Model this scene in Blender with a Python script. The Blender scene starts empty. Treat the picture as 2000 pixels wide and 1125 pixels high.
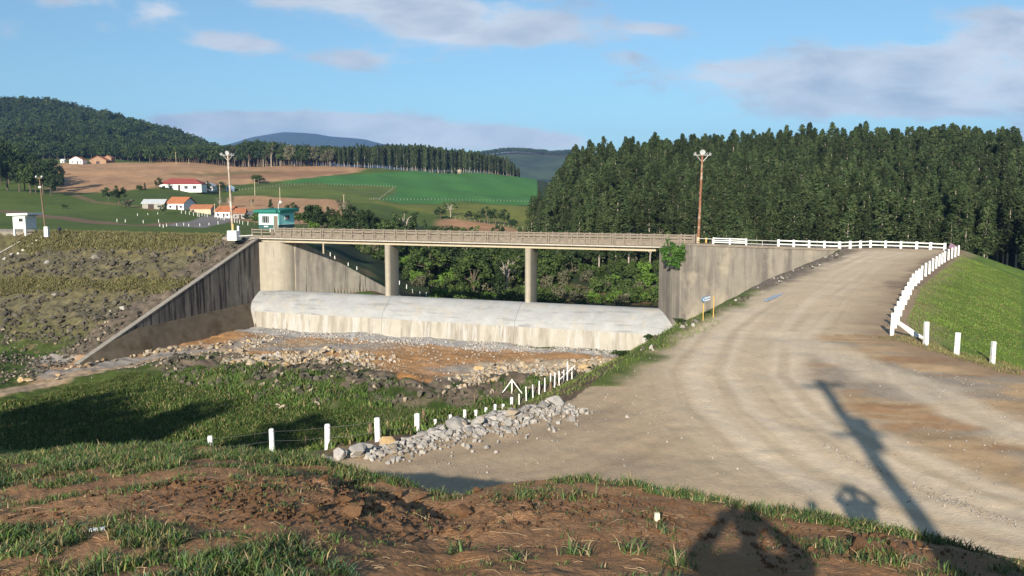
import bpy, bmesh, math, random
import numpy as np
from mathutils import Vector, Matrix
R = math.radians
sc = bpy.context.scene
col = sc.collection
# ------------------------------------------------------------------ camera
CZ = 6.24
F = 1650.0
TH = R(6.38)
cd = bpy.data.cameras.new('camera'); cam = bpy.data.objects.new('camera', cd); col.objects.link(cam)
cd.sensor_width = 36; cd.lens = 36*F/2000; cd.clip_start = 0.05; cd.clip_end = 60000
cam.location = (0, 0, CZ); cam.rotation_euler = (math.pi/2 - TH, 0, 0)
sc.camera = cam
# ------------------------------------------------------------------ light
HAZE = 8e-5
SUN_EL, SUN_AZ = 20.6, 14.3          # light travels towards +y, turned 13.6 deg to +x
LD = Vector((math.sin(R(SUN_AZ))*math.cos(R(SUN_EL)), math.cos(R(SUN_AZ))*math.cos(R(SUN_EL)), -math.sin(R(SUN_EL))))
sl = bpy.data.lights.new('sun', 'SUN'); sl.energy = 5.0; sl.angle = R(0.55); sl.color = (1.0, 0.91, 0.79)
so = bpy.data.objects.new('sun', sl); col.objects.link(so)
so.rotation_euler = LD.to_track_quat('-Z', 'Y').to_euler()
w = bpy.data.worlds.new("World"); sc.world = w; w.use_nodes = True
sc.view_settings.view_transform = 'Standard'; sc.view_settings.look = 'None'
sc.view_settings.gamma = 1; sc.view_settings.exposure = 0.76
sc.cycles.volume_bounces = 0
sc.cycles.max_bounces = 6; sc.cycles.diffuse_bounces = 3; sc.cycles.transparent_max_bounces = 4

def build_world():
    nt = w.node_tree; nt.nodes.clear(); N = nt.nodes; L = nt.links
    out = N.new('ShaderNodeOutputWorld')
    sky = N.new('ShaderNodeTexSky'); sky.sky_type = 'NISHITA'; sky.sun_disc = False
    sky.sun_elevation = R(SUN_EL); sky.sun_rotation = R(180 + SUN_AZ); sky.air_density = 1.0; sky.dust_density = 0.6; sky.ozone_density = 1.6
    def math_(op, a, b=None, c=None):
        m = N.new('ShaderNodeMath'); m.operation = op
        for i, v in enumerate((a, b, c)):
            if v is None: continue
            if isinstance(v, (int, float)): m.inputs[i].default_value = v
            else: L.new(v, m.inputs[i])
        return m.outputs[0]
    tc = N.new('ShaderNodeTexCoord'); sp = N.new('ShaderNodeSeparateXYZ'); L.new(tc.outputs['Generated'], sp.inputs[0])
    x, y, z = sp.outputs
    ym = math_('MAXIMUM', y, 0.15)
    u = math_('DIVIDE', x, ym); v = math_('DIVIDE', z, ym)
    cb = N.new('ShaderNodeCombineXYZ'); L.new(u, cb.inputs[0]); L.new(math_('MULTIPLY', v, 2.6), cb.inputs[1])
    def noise(scale, det, rough=0.55, dist=0.0, src=cb):
        n = N.new('ShaderNodeTexNoise'); n.inputs['Scale'].default_value = scale; n.inputs['Detail'].default_value = det
        n.inputs['Roughness'].default_value = rough; n.inputs['Distortion'].default_value = dist
        L.new(src.outputs[0], n.inputs['Vector']); return n.outputs['Fac']
    n1 = noise(10.0, 8, 0.58, 0.35)
    n2 = noise(22.0, 5, 0.6)
    n3 = noise(2.6, 3)
    # clouds: (px, py, rx, ry, amount) given as directions u = (px-1000)/F, v = (378-py)/F
    blobs = [(345,33,60,24,1.05),(440,92,72,22,1.05),(520,98,55,16,.75),(700,122,115,20,1.05),(560,12,90,18,.8),(720,20,110,24,.85),(900,35,200,42,1.05),
             (1030,72,190,30,1.05),(890,75,110,16,.8),(1270,68,60,14,.8),(1215,124,40,16,.75),(1420,148,130,24,1.0),(1650,165,240,46,1.1),(1850,150,260,60,1.15),(1990,120,140,60,1.1),(1720,210,220,24,1.0),
             (1960,45,120,24,.7),(160,8,130,26,.8),(50,70,50,30,.5),(240,70,60,14,.4),
             (520,236,150,16,1.1),(690,244,170,20,1.15),(400,248,80,20,1.0),(610,262,250,22,1.1),(900,276,150,18,1.15),(1080,280,110,18,1.05),(1000,262,60,12,.7),(800,262,120,16,.9),(1980,270,60,18,.9)]
    tot = None
    for px, py, rx, ry, am in blobs:
        du = math_('MULTIPLY', math_('SUBTRACT', u, (px-1000)/F), F/rx)
        dv = math_('MULTIPLY', math_('SUBTRACT', v, (378-py)/F), F/ry)
        d2 = math_('ADD', math_('MULTIPLY', du, du), math_('MULTIPLY', dv, dv))
        g = math_('MULTIPLY', math_('EXPONENT', math_('MULTIPLY', d2, -0.8)), am)
        tot = g if tot is None else math_('ADD', tot, g)
    # keep to the front half; elsewhere loose clouds
    front = math_('GREATER_THAN', y, 0.15)
    loose = math_('MULTIPLY', math_('GREATER_THAN', 0.151, y), 0.45)
    tot = math_('ADD', math_('MULTIPLY', math_('MINIMUM', tot, 1.25), front), loose)
    s = math_('ADD', tot, math_('MULTIPLY', math_('SUBTRACT', n1, 0.5), 2.3))
    s = math_('ADD', s, math_('MULTIPLY', math_('SUBTRACT', n2, 0.5), 0.9))
    mr = N.new('ShaderNodeMapRange'); mr.interpolation_type = 'SMOOTHSTEP'; L.new(s, mr.inputs[0])
    mr.inputs[1].default_value = 0.33; mr.inputs[2].default_value = 1.08; mr.inputs[3].default_value = 0; mr.inputs[4].default_value = 0.82
    # light and dark of the clouds
    cr = N.new('ShaderNodeValToRGB'); L.new(math_('ADD', math_('MULTIPLY', n1, 0.7), math_('MULTIPLY', n3, 0.5)), cr.inputs[0])
    cr.color_ramp.elements[0].position = 0.48; cr.color_ramp.elements[0].color = (0.66, 0.68, 0.71, 1)
    cr.color_ramp.elements[1].position = 0.74; cr.color_ramp.elements[1].color = (0.36, 0.41, 0.49, 1)
    skm = N.new('ShaderNodeMix'); skm.data_type = 'RGBA'; skm.blend_type = 'MULTIPLY'; skm.inputs[0].default_value = 1
    L.new(sky.outputs[0], skm.inputs[6]); 
    tr_ = N.new('ShaderNodeValToRGB'); L.new(z, tr_.inputs[0]); tr_.color_ramp.elements[0].position = 0.0; tr_.color_ramp.elements[0].color = (0.40, 0.70, 1.0, 1)
    tr_.color_ramp.elements[1].position = 0.22; tr_.color_ramp.elements[1].color = (0.74, 0.93, 1.0, 1); e_ = tr_.color_ramp.elements.new(0.09); e_.color = (0.62, 0.86, 1.0, 1)
    L.new(tr_.outputs[0], skm.inputs[7])
    b1 = N.new('ShaderNodeBackground'); L.new(skm.outputs[2], b1.inputs[0]); b1.inputs[1].default_value = SKY_STR
    b2 = N.new('ShaderNodeBackground'); L.new(cr.outputs[0], b2.inputs[0]); b2.inputs[1].default_value = CLOUD_STR
    mx = N.new('ShaderNodeMixShader'); L.new(mr.outputs[0], mx.inputs[0]); L.new(b1.outputs[0], mx.inputs[1]); L.new(b2.outputs[0], mx.inputs[2])
    L.new(mx.outputs[0], out.inputs[0])
SKY_STR, CLOUD_STR = 0.078, 0.71
build_world()

# ------------------------------------------------------------------ pixel <-> world helpers (used to measure places off the photograph)
ct, st = math.cos(TH), math.sin(TH)
def raydir(px, py):
    v = 562.5 - py
    return (px-1000.0), F*ct + v*st, v*ct - F*st
def P0(px, py, z=0.0):
    dx, dy, dz = raydir(px, py); t = (z-CZ)/dz
    return (dx*t, dy*t)
def PD(px, py, D):
    dx, dy, dz = raydir(px, py); t = D/dy
    return (dx*t, D, CZ+dz*t)
# ------------------------------------------------------------------ numpy noise
def _hash(ix, iy, seed):
    n = (ix.astype(np.int64)*374761393 + iy.astype(np.int64)*668265263 + seed*1442695041) & 0xffffffff
    n = ((n ^ (n >> 13))*1274126177) & 0xffffffff
    return ((n ^ (n >> 16)) & 0xffff)/65535.0
def vnoise(x, y, seed=0):
    ix = np.floor(x); iy = np.floor(y); fx = x-ix; fy = y-iy
    fx = fx*fx*(3-2*fx); fy = fy*fy*(3-2*fy)
    a = _hash(ix, iy, seed); b = _hash(ix+1, iy, seed); c = _hash(ix, iy+1, seed); d = _hash(ix+1, iy+1, seed)
    return (a*(1-fx)+b*fx)*(1-fy)+(c*(1-fx)+d*fx)*fy
def fbm(x, y, oct=4, seed=0, gain=0.5):
    s = 0; a = 1; t = 0
    for i in range(oct):
        ca, sa = math.cos(i*1.1+seed), math.sin(i*1.1+seed)
        s = s + a*vnoise((x*ca-y*sa)*2**i, (x*sa+y*ca)*2**i, seed+i*17); t += a; a *= gain
    return s/t
def sstep(a, b, x):
    t = np.clip((x-a)/(b-a), 0, 1); return t*t*(3-2*t)
def seg_dist(x, y, pts, closed=False):
    """distance to a polyline and arc length of the nearest point, and side (>0 left of travel)"""
    best = np.full(x.shape, 1e18); along = np.zeros(x.shape); side = np.zeros(x.shape)
    P = list(pts) + ([pts[0]] if closed else [])
    acc = 0
    for (ax, ay), (bx, by) in zip(P[:-1], P[1:]):
        dx, dy = bx-ax, by-ay; l2 = dx*dx+dy*dy
        t = np.clip(((x-ax)*dx+(y-ay)*dy)/l2, 0, 1)
        qx = ax+t*dx-x; qy = ay+t*dy-y; d = qx*qx+qy*qy
        m = d < best
        best = np.where(m, d, best); along = np.where(m, acc+t*math.sqrt(l2), along)
        side = np.where(m, dx*(y-ay)-dy*(x-ax), side)
        acc += math.sqrt(l2)
    return np.sqrt(best), along, side
def poly_sd(x, y, pts):
    d, _, _ = seg_dist(x, y, pts, True)
    ins = np.zeros(x.shape, bool); n = len(pts)
    for i in range(n):
        ax, ay = pts[i]; bx, by = pts[(i+1) % n]
        c = ((ay > y) != (by > y)) & (x < (bx-ax)*(y-ay)/(by-ay if by != ay else 1e-9)+ax)
        ins ^= c
    return np.where(ins, -d, d)
# ------------------------------------------------------------------ object helpers
def tag(o, label=None, cat=None, group=None, kind=None):
    if label: o['label'] = label
    if cat: o['category'] = cat
    if group: o['group'] = group
    if kind: o['kind'] = kind
    return o
def empty(name, loc=(0, 0, 0), rz=0, label=None, cat=None, group=None):
    o = bpy.data.objects.new(name, None); col.objects.link(o); o.location = loc; o.rotation_euler = (0, 0, rz)
    o.empty_display_size = 0.3
    return tag(o, label, cat, group)
def link_mesh(name, me, mat=None, parent=None, loc=(0, 0, 0), rot=(0, 0, 0), scale=(1, 1, 1)):
    o = bpy.data.objects.new(name, me); col.objects.link(o)
    if mat and not me.materials: me.materials.append(mat)
    o.location = loc; o.rotation_euler = rot; o.scale = scale
    if parent: o.parent = parent
    return o
def copy_tree(o, parent=None):
    c = o.copy(); col.objects.link(c); c.parent = parent
    for ch in list(o.children): copy_tree(ch, c)
    return c
class MB:
    def __init__(s): s.v = []; s.f = []
    def add(s, vs, fs):
        b = len(s.v); s.v += [tuple(p) for p in vs]; s.f += [tuple(i+b for i in f) for f in fs]; return s
    def box(s, c, d, rz=0, taper=1.0, M=None):
        x, y, z = c; a, b, h = d[0]/2, d[1]/2, d[2]/2
        vs = []
        for k, zz in ((1, -h), (taper, h)):
            for sx, sy in ((-1, -1), (1, -1), (1, 1), (-1, 1)):
                px, py = sx*a*k, sy*b*k
                vs.append((x+px*math.cos(rz)-py*math.sin(rz), y+px*math.sin(rz)+py*math.cos(rz), z+zz))
        if M: vs = [tuple(M @ Vector(p)) for p in vs]
        return s.add(vs, [(3, 2, 1, 0), (4, 5, 6, 7), (0, 1, 5, 4), (1, 2, 6, 5), (2, 3, 7, 6), (3, 0, 4, 7)])
    def tube(s, pts, rad, n=8, cap=True):
        pts = [Vector(p) for p in pts]
        if not hasattr(rad, '__len__'): rad = [rad]*len(pts)
        base = len(s.v); prev = None
        for i, p in enumerate(pts):
            d = (pts[min(i+1, len(pts)-1)]-pts[max(i-1, 0)]).normalized()
            if prev is None: a = d.orthogonal().normalized()
            else:
                a = prev - d*prev.dot(d); a = a.normalized() if a.length > 1e-6 else d.orthogonal().normalized()
            prev = a; b = d.cross(a)
            for k in range(n):
                t = 2*math.pi*k/n; q = p+(a*math.cos(t)+b*math.sin(t))*rad[i]; s.v.append(tuple(q))
        for i in range(len(pts)-1):
            for k in range(n):
                k2 = (k+1) % n
                s.f.append((base+i*n+k, base+i*n+k2, base+(i+1)*n+k2, base+(i+1)*n+k))
        if cap:
            s.f.append(tuple(base+k for k in range(n))[::-1]); s.f.append(tuple(base+(len(pts)-1)*n+k for k in range(n)))
        return s
    def prism(s, poly, z0, z1, M=None):
        """polygon in xy (counter-clockwise) extruded z0..z1; z may be callables of index"""
        n = len(poly)
        g = lambda z, i: z[i] if hasattr(z, '__len__') else z
        vs = [(p[0], p[1], g(z0, i)) for i, p in enumerate(poly)]+[(p[0], p[1], g(z1, i)) for i, p in enumerate(poly)]
        if M: vs = [tuple(M @ Vector(p)) for p in vs]
        return s.add(vs, [tuple(range(n))[::-1], tuple(range(n, 2*n))]+[(i, (i+1) % n, n+(i+1) % n, n+i) for i in range(n)])
    def profile(s, prof, x0, x1, n=1):
        """(y,z) profile extruded along x"""
        m = len(prof); vs = []
        for k in range(n+1):
            x = x0+(x1-x0)*k/n; vs += [(x, y, z) for y, z in prof]
        fs = [tuple(range(m)), tuple(n*m+i for i in range(m))[::-1]]
        for k in range(n):
            for i in range(m):
                j = (i+1) % m; fs.append((k*m+i, (k+1)*m+i, (k+1)*m+j, k*m+j))
        return s.add(vs, fs)
    def build(s, name, mat=None, parent=None, loc=(0, 0, 0), rz=0, smooth=False, bevel=0):
        me = bpy.data.meshes.new(name); me.from_pydata(s.v, [], s.f); me.update()
        bm = bmesh.new(); bm.from_mesh(me); bmesh.ops.recalc_face_normals(bm, faces=bm.faces)
        if bevel: bmesh.ops.bevel(bm, geom=list(bm.edges), offset=bevel, segments=1, affect='EDGES')
        bm.to_mesh(me); bm.free()
        if smooth:
            me.polygons.foreach_set('use_smooth', [True]*len(me.polygons))
            try: me.set_sharp_from_angle(angle=R(40))
            except Exception: pass
        return link_mesh(name, me, mat, parent, loc, (0, 0, rz))
def np_mesh(name, V, Fq, colr=None, smooth=False, attrs=None):
    """V (n,3), Fq (m,3|4)"""
    V = np.asarray(V, np.float32); Fq = np.asarray(Fq, np.int32)
    me = bpy.data.meshes.new(name); me.vertices.add(len(V)); me.vertices.foreach_set('co', V.ravel())
    k = Fq.shape[1]; me.loops.add(Fq.size); me.loops.foreach_set('vertex_index', Fq.ravel())
    me.polygons.add(len(Fq)); me.polygons.foreach_set('loop_start', np.arange(0, Fq.size, k, dtype=np.int32))
    if smooth: me.polygons.foreach_set('use_smooth', np.ones(len(Fq), bool))
    if colr is not None:
        a = me.attributes.new('Col', 'FLOAT_COLOR', 'POINT')
        c = np.ones((len(V), 4), np.float32); c[:, :3] = colr; a.data.foreach_set('color', c.ravel())
    me.update(calc_edges=True); me.validate()
    return me
# ------------------------------------------------------------------ materials
_m = {}
def mat(name, color, rough=0.8, var=0.0, vscale=4.0, bump=0.0, bscale=20.0, metal=0.0, attr=False, objvar=0.0, spec=0.3, det=5, streak=None, vary2=None):
    if name in _m: return _m[name]
    m = bpy.data.materials.new(name); m.use_nodes = True; nt = m.node_tree; N = nt.nodes; L = nt.links
    b = N['Principled BSDF']; b.inputs['Roughness'].default_value = rough; b.inputs['Metallic'].default_value = metal
    b.inputs['Specular IOR Level'].default_value = spec
    tc = N.new('ShaderNodeTexCoord')
    src = None
    if attr:
        a = N.new('ShaderNodeAttribute'); a.attribute_name = 'Col'; src = a.outputs['Color']
    else:
        rgb = N.new('ShaderNodeRGB'); rgb.outputs[0].default_value = (*color, 1); src = rgb.outputs[0]
    def nz(scale, d=det, rough_=0.6, vec=None):
        n = N.new('ShaderNodeTexNoise'); n.inputs['Scale'].default_value = scale; n.inputs['Detail'].default_value = d
        n.inputs['Roughness'].default_value = rough_
        L.new(vec if vec is not None else tc.outputs['Object'], n.inputs['Vector']); return n
    def mapr(s, a, b_, c, d):
        r = N.new('ShaderNodeMapRange'); L.new(s, r.inputs[0])
        for i, q in enumerate((a, b_, c, d)): r.inputs[i+1].default_value = q
        return r.outputs[0]
    def mul(s, fac):
        x = N.new('ShaderNodeVectorMath'); x.operation = 'SCALE'; L.new(s, x.inputs[0]); L.new(fac, x.inputs['Scale']); return x.outputs[0]
    if var:
        src = mul(src, mapr(nz(vscale).outputs['Fac'], 0.28, 0.72, 1-var, 1+var))
    if vary2:      # second colour mixed in by noise: (colour, scale, lo, hi)
        c2, s2, lo, hi = vary2
        mx = N.new('ShaderNodeMix'); mx.data_type = 'RGBA'; L.new(mapr(nz(s2).outputs['Fac'], lo, hi, 0, 1), mx.inputs[0])
        L.new(src, mx.inputs[6]); mx.inputs[7].default_value = (*c2, 1); src = mx.outputs[2]
    if streak:     # run-off stains: list of (colour, xy scale, z scale, lo, hi, amount)
        for sc_ in streak:
            c2, sx, sz, lo, hi, am = sc_
            mp = N.new('ShaderNodeMapping'); L.new(tc.outputs['Object'], mp.inputs[0]); mp.inputs['Scale'].default_value = (sx, sx, sz)
            n = nz(1.0, 6, 0.65, mp.outputs[0])
            mx = N.new('ShaderNodeMix'); mx.data_type = 'RGBA'; L.new(mapr(n.outputs['Fac'], lo, hi, 0, am), mx.inputs[0])
            L.new(src, mx.inputs[6]); mx.inputs[7].default_value = (*c2, 1); src = mx.outputs[2]
    if objvar:
        oi = N.new('ShaderNodeObjectInfo'); src = mul(src, mapr(oi.outputs['Random'], 0, 1, 1-objvar, 1+objvar))
    L.new(src, b.inputs['Base Color'])
    if bump:
        n = nz(bscale, 6, 0.65); bp = N.new('ShaderNodeBump'); bp.inputs['Strength'].default_value = min(bump, 1); bp.inputs['Distance'].default_value = 0.05*max(bump, 1)
        L.new(n.outputs['Fac'], bp.inputs['Height']); L.new(bp.outputs[0], b.inputs['Normal'])
    _m[name] = m; return m
M_white = mat('white_paint', (0.74, 0.74, 0.70), 0.65, 0.12, 3, 0.2, 20, objvar=.07, streak=[((0.40, 0.34, 0.26), 3, 1.0, 0.60, 0.78, 0.6)])
M_whitewash = mat('limewash', (0.84, 0.83, 0.78), 0.8, 0.10, 5, 0.3, 25, streak=[((0.35, 0.30, 0.24), 6, 1.2, 0.62, 0.8, 0.5)])
M_wood = mat('weathered_wood', (0.17, 0.12, 0.075), 0.9, 0.3, 5, 0.3, 20)
M_metal = mat('galvanised_steel', (0.42, 0.43, 0.44), 0.45, 0.1, 3, metal=0.6)
M_wire = mat('wire', (0.22, 0.21, 0.20), 0.5, metal=0.7)
M_rust = mat('rusty_steel', (0.22, 0.10, 0.055), 0.8, 0.35, 2.5, 0.2, 12, vary2=((0.52, 0.46, 0.36), 1.1, 0.52, 0.7))
M_glass = mat('window_glass', (0.03, 0.035, 0.04), 0.12, spec=0.8)
M_frame = mat('window_frame', (0.55, 0.54, 0.5), 0.6)
# ------------------------------------------------------------------ TERRAIN
# bridge frame: +x along the bridge (left to right), +y upstream
BO = Vector((-36.0, 120.0, 0)); BL = 57.1
BANG = math.atan2(-20.0, 53.5); bc, bs = math.cos(BANG), math.sin(BANG)
BM = Matrix.Translation(BO) @ Matrix.Rotation(BANG, 4, 'Z')
def bw(s, y, z=0): v = BM @ Vector((s, y, z)); return (v.x, v.y, v.z)
def tob(x, y): dx = x-BO.x; dy = y-BO.y; return dx*bc+dy*bs, -dx*bs+dy*bc
# road plateau outline (plan)
EDGE_L = [P0(1640, 490), P0(1600, 505), P0(1500, 545), P0(1400, 597), P0(1315, 637), P0(1220, 700), (1.9, 25.5), (-2.6, 20.5), (-8, 16), (-30, 10), (-90, 0), (-90, -60), (160, -60)]
EDGE_R = [(160, 14), (60, 19), (30, 24.5), P0(1985, 722), P0(1938, 714), P0(1868, 698), P0(1808, 678), (17.8, 37.5), (26.5, 55), (49.5, 92.5)]
R1 = EDGE_R + [(49.5, 97), (36.4, 98), (36.4, 94.2)] + EDGE_L
WB = (19.4, 95.5); WC = (36.6, 94.0); WA = bw(57.1, 0)[:2]
R2 = [WA, WB, WC, (49.5, 92.5), (50.5, 97.5), (31, 101.5), (20.5, 104.5), bw(57.1, 6)[:2]]
# left dam
DAM = [bw(-.5, 5.0)[:2], bw(-.5, -0.2)[:2], (-46, 123.6), (-90, 143.6), (-300, 239), (-300, 252), (-90, 150), (-46, 130)]
GULLY = [(-8, 62), (2, 72)]
# far ground: table of picture heights of the ground by direction and distance
ROWS = [100, 125, 150, 180, 220, 260, 300, 350, 400, 470, 540, 600, 660, 750, 900, 1200, 1700, 2600, 4500, 8000]
Zc = lambda z: ('z', z)
TAB = {
 -1500: [Zc(-12.2), Zc(-5), Zc(-1), Zc(-.5), 435, 425, 412, 395, 375, 350, 330, 318, 310, 295, 270, 235, 270, 330, 350, 360],
 -200: [Zc(-12.2), Zc(-5), 452, 438, 428, 414, 400, 382, 362, 342, 325, 316, 308, 295, 262, 215, 262, 330, 352, 362],
 0:    [Zc(-12.2), Zc(-5), 452, 440, 428, 415, 402, 385, 365, 345, 330, 320, 312, 300, 265, 216, 262, 330, 352, 362],
 110:  [Zc(-12.2), Zc(-4), 452, 441, 430, 416, 402, 387, 370, 348, 330, 320, 314, 302, 268, 216, 262, 330, 352, 362],
 220:  [Zc(-12.2), Zc(-3), 452, 444, 434, 420, 403, 386, 370, 349, 332, 320, 316, 308, 282, 240, 280, 335, 352, 362],
 320:  [Zc(-12.2), Zc(-1), 453, 446, 438, 427, 410, 388, 371, 350, 333, 321, 319, 314, 294, 268, 300, 340, 355, 362],
 450:  [Zc(-12.2), Zc(0), 456, 452, 444, 434, 422, 404, 388, 364, 342, 326, 323, 322, 316, 303, 322, 345, 355, 362],
 560:  [Zc(-12.2), Zc(0), 462, 455, 448, 440, 426, 406, 390, 366, 346, 330, 325, 326, 324, 318, 330, 350, 358, 362],
 640:  [Zc(-12.2), Zc(-6), 488, 468, 455, 446, 432, 410, 391, 368, 348, 333, 328, 328, 330, 330, 340, 350, 358, 362],
 720:  [Zc(-12.2), Zc(-9), 535, 500, 475, 456, 440, 416, 396, 373, 352, 336, 331, 332, 334, 336, 345, 352, 358, 362],
 800:  [Zc(-12.2), Zc(-11.5), 580, 528, 492, 468, 450, 432, 408, 386, 361, 341, 334, 335, 345, 350, 352, 354, 360, 364],
 900:  [Zc(-12.2), Zc(-12), 586, 535, 500, 474, 457, 440, 418, 391, 368, 349, 339, 342, 352, 358, 356, 352, 358, 364],
 1000: [Zc(-12.2), Zc(-12), 590, 538, 505, 478, 461, 446, 428, 397, 374, 356, 348, 355, 364, 366, 358, 345, 358, 366],
 1060: [Zc(-12.2), Zc(-12), 590, 538, 500, 472, 458, 446, 430, 402, 380, 362, 354, 362, 368, 368, 356, 345, 358, 366],
 1120: [Zc(-12.2), Zc(-12), 588, 530, 468, 415, 364, 360, 372, 385, 395, 385, 380, 378, 376, 372, 360, 345, 358, 366],
 1250: [Zc(-12.2), Zc(-12), 582, 520, 454, 398, 347, 343, 355, 375, 390, 385, 380, 378, 376, 372, 360, 345, 358, 366],
 1400: [Zc(-12.2), Zc(-12), 575, 512, 446, 391, 340, 336, 350, 370, 388, 385, 380, 378, 376, 372, 360, 350, 358, 366],
 1600: [Zc(-12.2), Zc(-12), 565, 506, 440, 385, 332, 328, 345, 365, 385, 385, 380, 378, 376, 372, 360, 350, 358, 366],
 1800: [Zc(-12.2), Zc(-12), 560, 503, 436, 380, 324, 320, 340, 360, 382, 385, 380, 378, 376, 372, 360, 350, 358, 366],
 1960: [Zc(-12.2), Zc(-12), 560, 503, 436, 380, 326, 322, 340, 360, 380, 380, 376, 370, 362, 350, 335, 350, 358, 366],
 2030: [Zc(-12.2), Zc(-12), 560, 512, 460, 415, 385, 385, 385, 390, 390, 380, 372, 362, 350, 320, 335, 350, 358, 366],
 2600: [Zc(-12.2), Zc(-12), 565, 520, 480, 440, 420, 410, 400, 395, 388, 378, 368, 358, 340, 300, 330, 350, 358, 366],
}
TPX = sorted(TAB); _T = np.zeros((len(TPX), len(ROWS)))
for i, px in enumerate(TPX):
    for j, (D, q) in enumerate(zip(ROWS, TAB[px])):
        _T[i, j] = q[1] if isinstance(q, tuple) else PD(px, q, D)[2]
def smooth1(k, arr):  # monotone-ish cubic weights
    return k
# column of a world point: u = x / (D) roughly; px = 1000 + F*x/dist along the view axis
def far_z(x, y):
    D = np.maximum(y, 60.0)
    px = 1000+x/D*F*0.998
    ci = np.interp(px, TPX, np.arange(len(TPX))); ri = np.interp(np.log(np.maximum(D, 100)), np.log(ROWS), np.arange(len(ROWS)))
    i = np.clip(np.floor(ci).astype(int), 0, len(TPX)-2); j = np.clip(np.floor(ri).astype(int), 0, len(ROWS)-2)
    a = ci-i; b = ri-j; a = a*a*(3-2*a)*0.6+a*0.4; b = b
    return (_T[i, j]*(1-a)+_T[i+1, j]*a)*(1-b)+(_T[i, j+1]*(1-a)+_T[i+1, j+1]*a)*b
# foreground mound: silhouette (px, py, distance)
SIL = [(-700, 905, 12.5), (0, 884, 11.0), (270, 872, 10.6), (400, 872, 10.2), (530, 884, 9.8), (640, 903, 9.4), (760, 938, 8.8), (850, 966, 8.3), (890, 968, 8.1), (950, 948, 8.2), (1080, 934, 8.3), (1230, 940, 8.0), (1400, 980, 7.4), (1500, 1003, 7.1), (1700, 1026, 6.8), (1900, 1070, 6.3), (2000, 1090, 6.1), (2700, 1200, 5.0)]
SX = []; SR = []; SZ = []
for px, py, D in SIL:
    x, y, z = PD(px, py, D); SX.append(math.atan2(x, y)); SR.append(math.hypot(x, y)); SZ.append(z)
GZ = 4.62
def mound_z(x, y):
    th = np.arctan2(x, y); r = np.hypot(x, y)
    rs = np.interp(th, SX, SR); zs = np.interp(th, SX, SZ)
    back = sstep(R(60), R(100), np.abs(th))
    rs = rs+back*40; zs = zs*(1-back)+4.4*back
    t = r/rs
    inner = GZ+(zs-GZ)*np.clip(t, 0, 1)**1.25
    o = np.maximum(r-rs, 0)
    outer = zs-0.75*o*o/(o+0.5)-0.12*o
    return np.where(t < 1, inner, outer), t
def h_plain(x, y):
    """height without small relief; also returns region masks"""
    s, b = tob(x, y)
    zf = far_z(x, y)
    zf = np.where(y < 118, -12.2, np.where(y < 150, zf*sstep(118, 130, y)-12.2*(1-sstep(118, 130, y)), zf))
    # keep the low floor in front of the bridge line (apron)
    low = np.where(b < 0.5, -12.2, zf)
    low = np.where((b < 0.5) & (s > -0.0), -12.2, low)
    # road plateau and banks
    sd1 = poly_sd(x, y, R1)
    gx = sstep(-6, 4, x); gy = sstep(29, 46, y); sl = (0.31+0.19*gx)*(1-gy)+(0.60+0.22*gx)*gy
    right = sstep(0, 1, (x-(np.interp(y, [24.5, 37.5, 55, 92.5], [19, 17.8, 26.5, 49.5])-5.5))/3.0)     # right side of the road
    sl = sl*(1-right)+0.33*right
    z1 = -sl*np.maximum(sd1, 0)
    z1 = z1-0.6*sstep(0, 6, sd1)*right*0.0
    flank_left = ((WB[0]-WA[0])*(y-WA[1])-(WB[1]-WA[1])*(x-WA[0])) < 1.0*4.9   # spillway side of the flank wall
    sd2 = poly_sd(x, y, R2)
    behind = ((WC[0]-WB[0])*(y-WB[1])-(WC[1]-WB[1])*(x-WB[0])) > 0.9*17
    okb = behind & ~flank_left & (s > 57.1+0.25)
    z2 = np.where(okb, -0.45*np.maximum(sd2, 0), -99)
    z1 = np.where((y > 94.8) & (x < 36.4) & ~okb, np.minimum(z1, -9.0), z1)
    # left dam
    sdd = poly_sd(x, y, DAM)
    lw = s < -0.45+0.7*np.clip(-b, 0, 33)/32.3     # left of the wing wall
    zd = -0.405*np.maximum(sdd, 0)
    ul = s < 4.2+0.366*np.clip(b-2.2, 0, 30)
    zd_dn = np.where(((b < 3) & (lw | (b < -31))), zd, -99)
    zd_up = np.where((b >= 3) & ul, np.where(s > -8, -0.56*np.maximum(b-2.6, 0), -0.42*np.maximum(sdd-1.5, 0)), -99)
    z = np.maximum.reduce([low, z1, z2, zd_dn, np.where(y < 175, zd_up, -99)])
    z = np.where((y > 117) & (y < 155) & (b > 0.5) & (s < 24) & ~ul, np.minimum(z, -8.8), z)
    zm, t = mound_z(x, y)
    z = np.maximum(z, zm)
    z = np.where(y < 0, np.maximum(z, np.minimum(zm, GZ)), z)
    return z, dict(sd1=sd1, sdd=sdd, s=s, b=b, lw=lw, t=t, zm=zm, okb=okb, right=right)
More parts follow.
